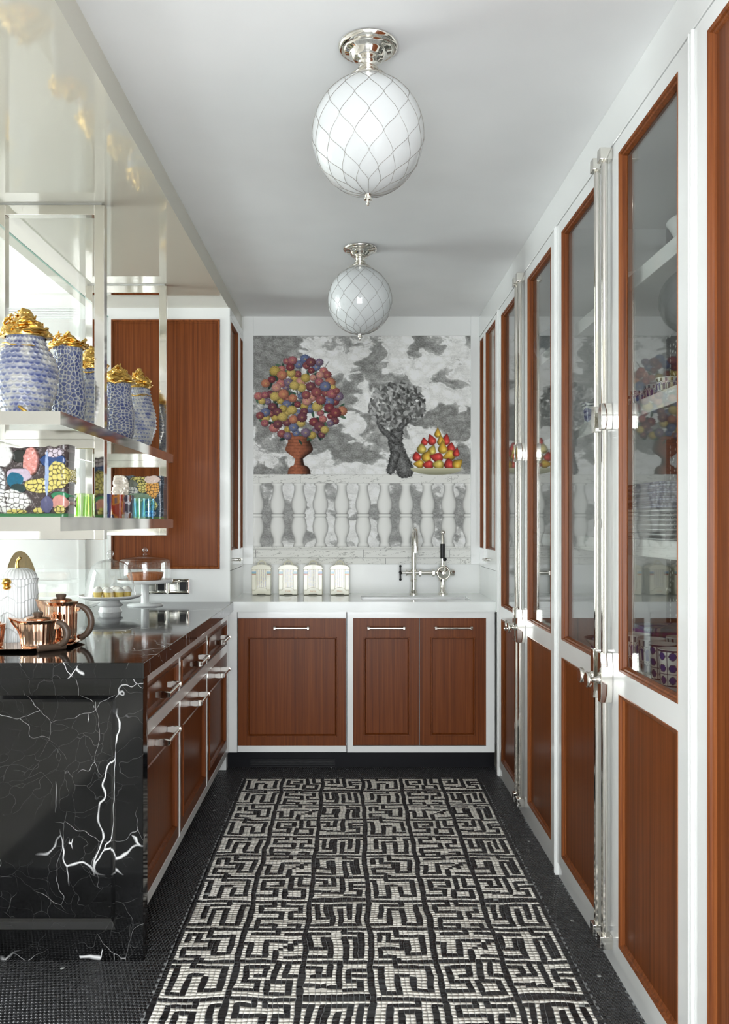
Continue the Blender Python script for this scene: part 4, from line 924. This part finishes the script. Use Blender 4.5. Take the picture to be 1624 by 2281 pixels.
for x, y, cc, tn, lb in ((-1.040, 3.04, yl, 'yellow_glass', 'clear yellow ribbed tumbler next to the large collage vase'), (-1.075, 3.22, yl, 'yellow_glass', 'clear yellow ribbed tumbler behind the green tumblers'), (-1.015, 3.16, gn, 'green_glass', 'clear green ribbed tumbler next to the yellow ones'), (-.985, 3.225, gn, 'green_glass', 'clear green ribbed tumbler beside the chrome upright'),
        (-1.010, 3.78, bl, 'blue_glass', 'clear blue ribbed tumbler beside the marbled tumblers'), (-.985, 3.845, gn, 'green_glass', 'clear green ribbed tumbler between two blue ones'), (-.950, 3.785, aq, 'aqua_glass', 'pale aqua ribbed tumbler in front of the smaller collage vase'), (-.925, 3.855, bl, 'blue_glass', 'clear blue ribbed tumbler in front of the smaller collage vase')):
    ribbed_glass(x, y, cc, tn, lb)
for x, y, pal, lb in ((-1.045, 3.56, [(60, 80, 160), (120, 150, 190), (40, 40, 50)], 'blue marbled art glass tumbler'), (-1.005, 3.63, [(170, 60, 40), (206, 130, 60), (60, 60, 90), (220, 200, 170)], 'red and orange marbled art glass tumbler'), (-.985, 3.70, [(70, 66, 82), (200, 200, 210), (120, 70, 50)], 'dark grey marbled art glass tumbler')):
    nt, nv = 60, 30; V, TH = np.meshgrid(np.linspace(0, 1, nv), np.arange(nt) / nt * 6.28318, indexing='ij'); ct, st = np.cos(TH), np.sin(TH)
    rx = .030 * (.86 + .14 * V); P = np.stack([x + rx * np.sign(ct) * np.abs(ct) ** .5, y + rx * np.sign(st) * np.abs(st) ** .5, 1.358 + .104 * V], -1)
    q = fbm(TH / 6.28318 * 6, V * 2.5 + 1.4 * fbm(TH / 6.28318 * 5, V * 3, 3, 4, 5), 4, int(abs(x) * 900), 6); ix = np.clip(((q - .3) / .4 * len(pal)).astype(int), 0, len(pal) - 1)
    t = tag(thing('art_glass_tumbler', lb + ' on the lower tier', 'glass', (x, y, 1.358), 'coloured tumblers on the lower tier')); grid_obj('wall', P, 'v', t, np.array(pal)[ix], True)
    inn = P[::-1].copy(); inn[..., 0] = x + (inn[..., 0] - x) * .86; inn[..., 1] = y + (inn[..., 1] - y) * .86; inn = np.concatenate([P[-1:], inn[:-4], inn[-5:-4] * 0 + np.array([x, y, 1.372])]); grid_obj('inside', inn, 'v', t, np.ones(inn.shape) * np.array([150, 140, 140]), True)

# ================================================================== ON THE BLACK WORKTOP
def cake_stand(x, y, r, zt, style, label):
    c = (x, y, ZT); s = thing('cake_stand', label, 'cake stand', c)
    if style: b = B().lathe([(0, 0), (.056, 0), (.056, .004), (.052, .010), (.049, .024), (.060, .030), (.061, .034), (.055, .038), (.046, .046), (.042, .060), (.046, zt - .014), (0, zt - .014)], 48, c)
    else: b = B().lathe([(0, 0), (.092, 0), (.093, .004), (.088, .008), (.024, .013), (.0205, .018), (.0205, zt - .02), (.026, zt - .012), (0, zt - .012)], 48, c)
    b.build('foot', 'porcelain', s, True, 50)
    if style: pr = [(0, zt - .016), (.05, zt - .016), (r * .8, zt - .010), (r * .97, zt - .002), (r, zt + .006), (r * .985, zt + .009), (r * .9, zt + .003), (r * .85, zt), (0, zt)]
    else: pr = [(0, zt - .016), (r * .97, zt - .016), (r, zt - .012), (r, zt + .002), (r * .98, zt + .003), (r * .96, zt), (0, zt)]
    B().lathe(pr, 64, c).build('plate', 'porcelain', s, True, 50); return c
def cloche(x, y, z, prof, label, kn):
    c = (x, y, z); s = thing('glass_cloche', label, 'cloche', c)
    B().lathe(prof, 64, c).build('dome', 'dome', s, True, 60); zt = prof[-1][1]
    B().lathe([(.012, zt - .002), (.010, zt + .006), (.007, zt + .010)] + [(max(1e-7, kn * math.sin(a)), zt + .010 + kn - kn * math.cos(a)) for a in np.linspace(.35, math.pi, 12)], 24, c).build('knob', 'dome', s, True, 60)
x, y = -1.160, 4.06; zt = .072
cake_stand(x, y, .147, zt, True, 'low white cake stand on a waisted foot, carrying cupcakes')
Zp = ZT + zt
cloche(x, y, Zp, [(.122, .0), (.121, .004), (.112, .06), (.100, .115), (.085, .150), (.062, .168), (.030, .178), (.012, .181)], 'tapered glass cloche over the cupcakes', .017)
pos = [(-.052, -.055), (.0, -.062), (.050, -.05), (-.022, -.022), (.030, -.012), (.078, -.022), (-.065, -.008), (.0, .04), (.06, .035)]
for i, (dx, dy) in enumerate(pos):
    c = (x + dx + .008, y + dy, Zp); cc = thing('cupcake', 'yellow cupcake with white icing under the tapered cloche', 'cupcake', c, 'cupcakes under the cloche')
    n = 28; b = B(); prof = [(0, 0), (.0165, 0), (.0225, .030)]
    vs = []
    b.lathe([(0, 0), (.0165, 0), (.0190, .012), (.0222, .028), (0, .028)], n, c); b.build('cake', 'cake', cc, True, 40)
    B().lathe([(.0225, .026), (.0245, .031), (.0225, .037), (.0190, .039), (.0185, .042), (.0130, .045), (.0110, .0475), (0, .050)], 18, c).build('icing', 'icing', cc, True, 60)
    b = B(); rr = random.Random(i)
    for k in range(7): a = rr.uniform(0, 6.28); q = rr.uniform(.004, .015); b.ball((c[0] + q * math.cos(a), c[1] + q * math.sin(a), c[2] + .050 - q * .6), .0014, 6)
    b.build('sprinkles', 'sprinkle', cc)
x, y = -1.065, 4.36; zt = 1.046 - ZT
cake_stand(x, y, .142, zt, False, 'tall slim white cake stand carrying a pie, by the white end wall')
cloche(x, y, ZT + zt, [(.128, 0), (.129, .006), (.130, .085), (.128, .100), (.118, .108), (.06, .120), (.020, .127), (.012, .129)], 'wide flat-topped glass cloche over the pie', .0145)
c = (x, y, ZT + zt); pie = thing('pie', 'golden brown fluted pie under the flat-topped cloche', 'pie', c)
nt = 72; V, TH = np.meshgrid(np.array([0, .02, .5, .9, 1., 1.0, .93, .93]), np.arange(nt) / nt * 6.28318, indexing='ij')
RR = np.array([0, .080, .088, .093, .092, .086, .082, 0])[:, None] * (1 + .022 * np.sin(TH * 18) * np.array([0, 1, 1, 1, 1, .6, 0, 0])[:, None])
grid_obj('crust', np.stack([c[0] + RR * np.cos(TH), c[1] + RR * np.sin(TH), c[2] + .036 * V], -1), 'crust', pie, None, True, True, 50)
B().lathe([(.080, .030), (.074, .037), (.055, .033), (.04, .038), (.02, .034), (0, .038)], 36, c).build('filling', 'crust', pie, True)
# white ridged jar with gold beak and stem
c = (-1.200, 3.03, ZT + .0062); jar = thing('lidded_jar', 'white porcelain jar with feathery drips, gold stem and gold beak', 'jar', c)
nt, nv = 240, 120; V, TH = np.meshgrid(np.linspace(0, 1, nv), np.arange(nt) / nt * 6.28318, indexing='ij'); U = TH / 6.28318
tier = (V * 4 + .5 * vnoise(U * 26, V * 0 + 1, 3, 26)); f = tier % 1; rib = np.abs(np.sin(U * 34 * math.pi + 1.5 * fbm(U * 8, V * 2, 2, 5, 8)))
R = .0645 + .0035 * V * 0 + .0042 * (1 - f) ** 2 + .0028 * rib
grid_obj('body', np.stack([c[0] + R * np.cos(TH), c[1] + R * np.sin(TH), c[2] + .222 * V], -1), 'porcelain', jar, None, True)
V2 = np.linspace(0, 1, 30)[:, None] + 0 * TH[:30]; T2 = TH[:30]; r2 = .066 * np.cos(V2 * 1.53) ** .75 + .0016 * np.sin(T2 * 30) * (1 - V2)
grid_obj('lid', np.stack([c[0] + r2 * np.cos(T2), c[1] + r2 * np.sin(T2), c[2] + .223 + .038 * np.sin(V2 * 1.5708)], -1), 'porcelain', jar, None, True)
B().tube([(c[0], c[1], c[2] + .258), (c[0] - .002, c[1], c[2] + .272), (c[0] + .001, c[1], c[2] + .288), (c[0] + .009, c[1], c[2] + .296), (c[0] + .013, c[1], c[2] + .294)], [.009, .0068, .006, .006, .004], 12).build('stem', 'gold', jar, True)
b = B(); b.ball((c[0] - .012, c[1] - .070, c[2] + .214), .0175, 20, 0, .75); b.ball((c[0] - .010, c[1] - .072, c[2] + .196), .0145, 20, 0, .75); b.build('beak', 'gold', jar, True)
# round gold charger leaning against the glass screen
ch = thing('gold_charger', 'round gold-leaf charger plate leaning on the glass behind the white jar', 'plate', (-1.285, 3.28, ZT))
b = B(Matrix.Translation((-1.288, 3.28, ZT + .159)) @ Matrix.Rotation(math.radians(86), 4, 'Y'))
b.lathe([(0, 0), (.09, .001), (.105, .003), (.150, .008), (.158, .010), (.160, .007), (.105, -.002), (.09, -.005), (0, -.005)], 72)
b.build('plate', 'goldleaf', ch, True, 50)
# copper tray with handles
tr = thing('copper_tray', 'eight-sided polished copper tray with dark horn bar handles', 'tray', (-1.155, 2.95, ZT))
oc = lambda a, d, k: [(-a + k, -d), (a - k, -d), (a, -d + k), (a, d - k), (a - k, d), (-a + k, d), (-a, d - k), (-a, -d + k)]
def octa(bd, layers, cx, cy):
    vs, fs = [], []
    for (a, d, k, z) in layers: vs += [(cx + X, cy + Y, z) for X, Y in oc(a, d, k)]
    for q in range(len(layers) - 1):
        for i in range(8): j = (i + 1) % 8; fs.append((8 * q + i, 8 * q + j, 8 * q + 8 + j, 8 * q + 8 + i))
    fs.append(tuple(range(8))[::-1]); n = 8 * (len(layers) - 1); fs.append(tuple(range(n, n + 8))); return bd.add(vs, fs)
octa(B(), [(.178, .158, .09, ZT), (.198, .178, .10, ZT + .009), (.200, .180, .10, ZT + .012), (.190, .170, .098, ZT + .012), (.175, .155, .09, ZT + .006)], -1.155, 2.95).build('pan', 'copper', tr, False, bevel=.001)
for q in (((-1.035, 2.782), (-.967, 2.850)), ((-1.275, 2.782), (-1.343, 2.850))): B().cyl(q[0] + (ZT + .011,), q[1] + (ZT + .011,), .011, 16).build('bar_handle', 'umber', tr, True, 50)
def pot(cx, cy, sc, hh, rb, rt, label, spout=True, group='rose copper tea set'):
    """fluted oval pot: rb / rt base and rim radius"""
    z0 = ZT + .0065; p = thing('teapot' if spout else 'sugar_bowl', label, 'teapot' if spout else 'sugar bowl', (cx, cy, z0), group)
    nt, nv = 120, 30; V, TH = np.meshgrid(np.linspace(0, 1, nv), np.arange(nt) / nt * 6.28318, indexing='ij')
    prof = np.interp(V, [0, .04, .10, .3, .7, .93, 1], [rb * .86, rb * .98, rb, rb * 1.03, rb + (rt - rb) * .45, rt * .93, rt])
    flute = .0016 * np.abs(np.sin(TH * 12)) * sstep(.1, .2, V) * sstep(.97, .9, V) * (np.abs(np.cos(TH / 2 - .78)) < .93)
    R = prof - flute; ang = np.abs(((TH + math.pi) % (2 * math.pi)) - math.pi)
    lip = np.exp(-(ang / .30) ** 2) * sstep(.25, 1, V) ** 1.4 * (.034 * sc if spout else 0)
    P = np.stack([cx + (R * 1.12 + lip) * np.cos(TH), cy + R * .84 * np.sin(TH), z0 + hh * V + .3 * lip], -1)
    cap = P[-1:].copy(); cap[..., 0] = cx + (cap[..., 0] - cx) * .6; cap[..., 1] = cy + (cap[..., 1] - cy) * .6; cap[..., 2] = z0 + hh + .004
    ce = cap.copy(); ce[..., 0], ce[..., 1], ce[..., 2] = cx, cy, z0 + hh + .004; bt = P[:1].copy(); bt[..., 0] = cx; bt[..., 1] = cy
    # spout points to -X: mirror
    A = np.concatenate([bt, P, cap, ce]); A[..., 0] = 2 * cx - A[..., 0]; A = A[:, ::-1]
    grid_obj('body', A, 'copper', p, None, True, True, 50)
    B().lathe([(0, .004), (rt * .62, .004), (rt * .64, .007), (rt * .5, .011), (rt * .2, .013), (0, .014)], 40, (cx, cy, z0 + hh), sx=1.12, sy=.84).build('lid', 'copper', p, True, 40)
    B().lathe([(0, .012), (.014, .012), (.017, .018), (.0185, .024), (.017, .027), (0, .027)], 24, (cx, cy, z0 + hh)).build('lid_knob', 'umber', p, True, 40)
    if spout:
        hx, r = cx + rt * 1.12, hh * .46; pts = []
        for k in range(15):
            a = math.pi / 2 - math.pi * k / 14 * .93; pts.append((hx - .004 + r * .78 * math.cos(a), cy, z0 + hh * .50 + r * .88 * math.sin(a)))
        B().tube(pts, [.010 * sc + .002 * math.sin(k / 14 * math.pi) for k in range(15)], 12).build('handle', 'umber', p, True, 60)
        b = B(); b.cyl((pts[0][0], cy - .009, pts[0][2] - .008), (pts[0][0], cy + .009, pts[0][2] - .008), .013 * sc, 20); b.cyl((pts[-1][0], cy - .008, pts[-1][2] + .003), (pts[-1][0], cy + .008, pts[-1][2] + .003), .009 * sc, 20); b.build('handle_boss', 'copper', p, True, 50)
pot(-1.055, 2.835, 1., .094, .050, .062, 'low rose copper teapot with horn knob')
pot(-1.028, 2.985, 1., .142, .048, .054, 'taller rose copper coffee pot with big horn handle')
pot(-1.222, 2.86, .8, .078, .034, .044, 'small rose copper sugar bowl at the tray edge', False)

# ================================================================== CEILING LAMPS
def lamp(x, y, label):
    l = thing('globe_ceiling_lamp', label, 'ceiling lamp', (x, y, 2.18), 'opal globe ceiling lamps')
    B().lathe([(0, 0), (.076, 0), (.079, -.004), (.077, -.011), (.070, -.015), (.064, -.015), (.060, -.020), (.050, -.022), (.047, -.026), (.042, -.036), (.034, -.042), (.026, -.044), (.022, -.050), (.020, -.058), (.026, -.062), (.030, -.068), (.031, -.074), (.037, -.080), (.050, -.086), (.056, -.096), (.056, -.104), (0, -.104)], 64, (x, y, ZC)).build('ceiling_rose', 'nickel', l, True, 50)
    R, RZ, zc = .1465, .153, 2.357
    z = lambda a: zc + RZ * math.cos(a)
    B().lathe([(R * math.sin(a), RZ * math.cos(a)) for a in np.linspace(.30, math.pi - .06, 48)] , 64, (x, y, zc)).build('globe', 'opal', l, True, None)
    b = B(); n = 12; lev = [.36, .62, .92, 1.24, 1.56, 1.88, 2.18, 2.46, 2.72]
    for k in range(len(lev) - 1):
        for j in range(n):
            for s in (-.5, .5):
                a0 = (j + .5 * (k % 2)) * 2 * math.pi / n; a1 = a0 + s * 2 * math.pi / n; pts = []
                for q in range(7):
                    t = q / 6; ts = t * t * (3 - 2 * t); th = a0 + (a1 - a0) * (t * .45 + ts * .55); ph = lev[k] + (lev[k + 1] - lev[k]) * t; rr_ = 1.004
                    pts.append((x + R * rr_ * math.sin(ph) * math.cos(th), y + R * rr_ * math.sin(ph) * math.sin(th), zc + RZ * rr_ * math.cos(ph)))
                b.tube(pts, .00055, 4, cap=False)
    for j in range(n):
        th = (j + .5 * ((len(lev) - 1) % 2)) * 2 * math.pi / n
        b.tube([(x + R * 1.004 * math.sin(p) * math.cos(th), y + R * 1.004 * math.sin(p) * math.sin(th), zc + RZ * 1.004 * math.cos(p)) for p in np.linspace(2.72, 3.1, 5)], .0007, 4, cap=False)
    b.build('wire_net', 'wire', l, True)
    B().lathe([(0, .012), (.010, .012), (.010, .004), (.0085, .0), (.0085, -.010), (.011, -.012), (.011, -.015), (.004, -.017), (.003, -.022), (.005, -.024), (.003, -.029), (0, -.031)], 24, (x, y, zc - RZ)).build('finial', 'nickel', l, True, 40)
lamp(.047, 2.207, 'opal glass globe ceiling lamp in a wire net, the one farther from the mural')
lamp(.045, 3.84, 'opal glass globe ceiling lamp in a wire net, the one close to the mural')

# ================================================================== INSIDE THE GLAZED CABINETS
def cup(name, x, y, z, r, hh, fn, label, group, cat='cup', base=.8):
    t = thing(name, label, cat, (x, y, z), group); nt, nv = 96, 48
    V, TH = np.meshgrid(np.linspace(0, 1, nv), np.arange(nt) / nt * 6.28318, indexing='ij'); R = r * (base + (1 - base) * V)
    P = np.stack([x + R * np.cos(TH), y + R * np.sin(TH), z + hh * V], -1)
    grid_obj('wall', P, 'v', t, fn(TH / 6.28318, V), True)
    prof = [(r, hh), (r * .985, hh + .0012), (r * .95, hh), (r * base * .93, .006), (0, .006)]
    B().lathe(prof, 48, (x, y, z)).build('lining', 'porcelain', t, True, 60); return t
INK, BLU, WHT = np.array([26, 28, 70.]), np.array([34, 44, 130.]), np.array([226, 228, 226.])
def mixc(m, a, b): return a * m[..., None] + b * (1 - m[..., None])
def dots(u, v):
    fu, fv = (u * 8) % 1, (v * 3.0) % 1; d = np.hypot((fu - .5) / .31, (fv - .5) / .31); c = mixc((d < 1) * 1., BLU, WHT * np.ones(u.shape + (3,)))
    c = mixc(((d > .96) & (d < 1.12)) * 1., INK, c); c = mixc(((np.abs(fu) < .05) | (v > .95) | (v < .03)) * 1., INK, c); return mixc((np.abs((v * 3) % 1) < .035) * 1., INK, c)
def arches(u, v):
    c = np.ones(u.shape + (3,)) * WHT
    for (v0, v1, n, off, ink) in ((.0, .36, 14, .0, INK), (.36, .80, 14, .5, BLU)):
        fu = (u * n + off) % 1 - .5; t = (v - v0) / (v1 - v0); inner = (np.abs(fu) < .27) & (t > .04) & (t < .62 + .22 * np.sqrt(np.clip(1 - (fu / .27) ** 2, 0, 1))); edge = (np.abs(np.hypot(fu / .5, np.clip((t - .6) / .4, 0, 9)) - .93) < .07) & (t > .6) & (t < 1) | ((np.abs(fu) > .47) & (t > 0) & (t <= .6))
        c = mixc(inner * 1., ink, c); c = mixc(edge * 1., INK, c)
    fu = (u * 14) % 1 - .5; return mixc(((np.abs(fu) < .22) & (v > .80) & (v < .97)) * 1., INK, c)
def diamonds(u, v):
    fu = (u * 6) % 1 - .5; c = np.ones(u.shape + (3,)) * WHT; hexm = (np.abs(fu) < .42) & (v > .1 + .35 * np.abs(fu)) & (v < .78 - .32 * np.abs(fu)); c = mixc(hexm * 1., BLU * .9, c)
    c = mixc(((v > .95) | (np.abs(v - .84) < .02)) * 1., INK, c); return mixc(((v > .84) & (v < .84 + .09 * (1 - np.abs(fu) * 4))) * 1., INK, c)
G = 'blue and white tumblers behind the glass'
for x, y, fn, lb in ((.935, 2.43, dots, 'tumbler with blue ovals in ladder bands, at the end of its row'), (.945, 2.535, dots, 'tumbler with blue ovals in ladder bands, beside the arch-patterned tumblers'), (.950, 2.645, arches, 'tumbler with tall blue arches, next to the oval-patterned pair'), (.940, 2.755, arches, 'tumbler with tall blue arches, by the meeting of the glass doors'),
                     (1.05, 2.47, arches, 'tumbler with blue arches, in the row before the folded napkins'), (1.06, 2.578, arches, 'tumbler with blue arches, touching the napkin stack'), (1.055, 2.685, arches, 'tumbler with blue arches, at the end of the napkin-side row'), (1.06, 2.362, dots, 'tumbler with blue ovals, in the row before the folded napkins')):
    cup('tumbler', x, y, .8705, .043, .105, fn, lb, G)
for k, (x, y) in enumerate(((.915, 2.42), (.925, 2.545), (.92, 2.655), (.925, 2.77), (1.0, 2.50), (1.0, 2.62))):
    cup('small_cup', x, y, 1.7005, .034, .056, arches, 'small blue arched cup on the middle shelf of the cup cabinet', 'small cups on the middle shelf')
cup('diamond_bowl', .905, 3.09, 1.7005, .052, .080, diamonds, 'white cup with large blue diamonds and banded rim, alone on the middle shelf', None)
# folded napkins
ORD = ['topmost', 'second from the top', 'third from the top', 'fourth from the top', 'fifth from the top', 'sixth from the top', 'seventh from the top', 'eighth from the top', 'ninth from the top', 'tenth from the top', 'lowest']
def nth(k, n): return 'lowest' if k == 0 else ORD[n - 1 - k]
def cloth(name, x, y, z, a, d, t, cols, label, group, cat, seed, rot=0):
    nu = 46; q = np.linspace(0, 1, nu); th = q * 2 * math.pi; n = 160; ph = np.arange(n) / n * 2 * math.pi
    cx_ = np.sign(np.cos(ph)) * np.abs(np.cos(ph)) ** .25; sy_ = np.sign(np.sin(ph)) * np.abs(np.sin(ph)) ** .25
    rows_ = [(0, 0), (.97, 0), (1, .3), (1, .7), (.97, 1), (0, 1)]; P = []
    for (s, h) in rows_:
        X, Y = a * s * cx_, d * s * sy_; wob = .0008 + .0008 * np.sin(X * 60 + seed) * np.sin(Y * 50 + seed); P.append(np.stack([x + X * math.cos(rot) - Y * math.sin(rot), y + X * math.sin(rot) + Y * math.cos(rot), z + t * h + wob * (1 if t > .008 else .2)], -1))
    P = np.array(P); c = np.array(cols)[(np.floor(ph / 6.283 * 60) + 7 * seed).astype(int) % len(cols)]
    o = grid_obj(name, P, 'vm', None, np.broadcast_to(c, P.shape).copy(), True, True, 40); return tag(o, label, cat, group)
pur = [(96, 60, 130), (122, 84, 150), (80, 90, 130)]; tea = [(120, 160, 176), (150, 176, 190), (90, 110, 160), (180, 196, 204)]
for k in range(9): cloth('folded_napkin', 1.075, 2.845, .8705 + k * .0135, .095, .084, .013, pur if k % 2 else tea, ('folded purple napkin, ' if k % 2 else 'folded blue-green napkin, ') + nth(k, 9) + ' in the stack behind the tumblers', 'folded napkins', 'napkin', k, .05 * math.sin(k * 2))
bw_ = thing('shallow_bowl', 'white bowl with dark inner glaze holding a heaped cloth', 'bowl', (.955, 3.055, .8705)); cb = (.955, 3.055, .8705)
B().lathe([(0, .001), (.040, 0), (.044, .006), (.080, .026), (.102, .050)], 48, cb).build('shell', 'porcelain', bw_, True); B().lathe([(.102, .050), (.099, .051), (.078, .030), (.04, .011), (0, .010)], 48, cb).build('lining', plain('dark_glaze', srgb(70, 66, 84), .3), bw_, True)
nt = 90; V, TH = np.meshgrid(np.linspace(0, 1, 50), np.arange(nt) / nt * 6.28318, indexing='ij'); U = TH / 6.28318
R = .070 * (1 - V ** 1.3) * (1 + .25 * (fbm(U * 9, V * 7, 3, 2, 9) - .5)) + .006 * np.sin(TH * 9 + V * 8); n_ = fbm(U * 40, V * 34, 2, 3, 40)
cc = np.where((n_ > .55)[..., None], np.array([206, 212, 220.]), np.array([88, 62, 124.])); cc = np.where(((np.sin(TH * 3 + V * 6) > .3) & (V > .25))[..., None], np.array([104, 66, 140.]), cc)
tag(grid_obj('crumpled_cloth', np.stack([cb[0] + R * np.cos(TH), cb[1] + R * np.sin(TH), cb[2] + .013 + .17 * V], -1), 'vm', None, cc), 'purple and white patterned cloth heaped in the shallow bowl', 'cloth')
# acrylic trays with silver handles and a pile of dark place mats
for k in range(7):
    z = 1.2925 + k * .0135; t = thing('acrylic_tray', 'thin frosted tray with silver end handle, ' + nth(k, 7) + ' of its stack', 'tray', (1.0, 2.50, z), 'frosted trays on the shelf')
    B().box(.862, 1.15, 2.30, 2.74, z, z + .004).build('sheet', 'acryl', t, bevel=.001)
    if True:
        b = B()
        for yy in (2.285,):
            for q in range(9):
                xx = .90 + q * .022; b.ball((xx, yy, z + .006), .0058, 8)
            b.tube([(.89, yy + .02, z + .003), (.89, yy, z + .005), (1.09, yy, z + .005), (1.09, yy + .02, z + .003)], .004, 6)
        b.build('handle', 'silver', t, True)
for k in range(11):
    cloth('place_mat', 1.0, 2.53, 1.2925 + 7 * .0135 - .004 + k * .0068, .135, .20, .0066, [(96, 92, 120), (60, 58, 84), (150, 150, 170), (70, 70, 96)] if k % 3 else [(170, 172, 190), (110, 110, 140)], ('dark striped place mat, ' if k % 3 else 'pale striped place mat, ') + nth(k, 11) + ' in the pile on the trays', 'place mats', 'place mat', k, .03 * math.sin(k))
def plate(x, y, z, r, label, group): return tag(B().lathe([(0, 0), (r * .6, 0), (r * .66, .004), (r * .97, .018), (r, .021), (r * .98, .0225), (r * .66, .008), (r * .6, .0045), (0, .0045)], 56, (x, y, z)).build('dinner_plate', 'porcelain', None, True, 50), label, 'plate', group)
for k in range(6): plate(1.025, 2.80, 2.0885 + k * .0085, .150, 'white dinner plate, ' + nth(k, 6) + ' of the stack on the top shelf', 'plates on the top shelf')
tag(B().lathe([(0, 0), (.05, 0), (.054, .008), (.095, .05), (.118, .095), (.121, .097), (.118, .098), (.09, .05), (.05, .012), (0, .010)], 56, (1.01, 2.34, 2.0885)).build('serving_bowl', 'porcelain', None, True, 50), 'plain white serving bowl on the top shelf beside the plates', 'bowl')
for k in range(8): plate(.99, 3.98, .8705 + k * .0085, .12, 'white plate, ' + nth(k, 8) + ' of the low stack near the sink wall', 'plates in the far glazed cabinet')
t = thing('lidded_tureen', 'pale blue and white lidded tureen on the top shelf, beside the sink wall', 'tureen', (.945, 3.97, 2.0885)); c = (.945, 3.97, 2.0885)
pb = plain('pale_blue_china', srgb(176, 192, 206), .25, noise=70.)
B().lathe([(0, 0), (.045, 0), (.04, .012), (.062, .04), (.078, .085), (.074, .11), (.066, .118), (0, .118)], 40, c).build('body', pb, t, True, 50)
B().lathe([(.070, .116), (.068, .126), (.05, .148), (.022, .162), (.010, .166), (.012, .176), (.010, .184), (0, .188)], 40, c).build('lid', pb, t, True, 50)
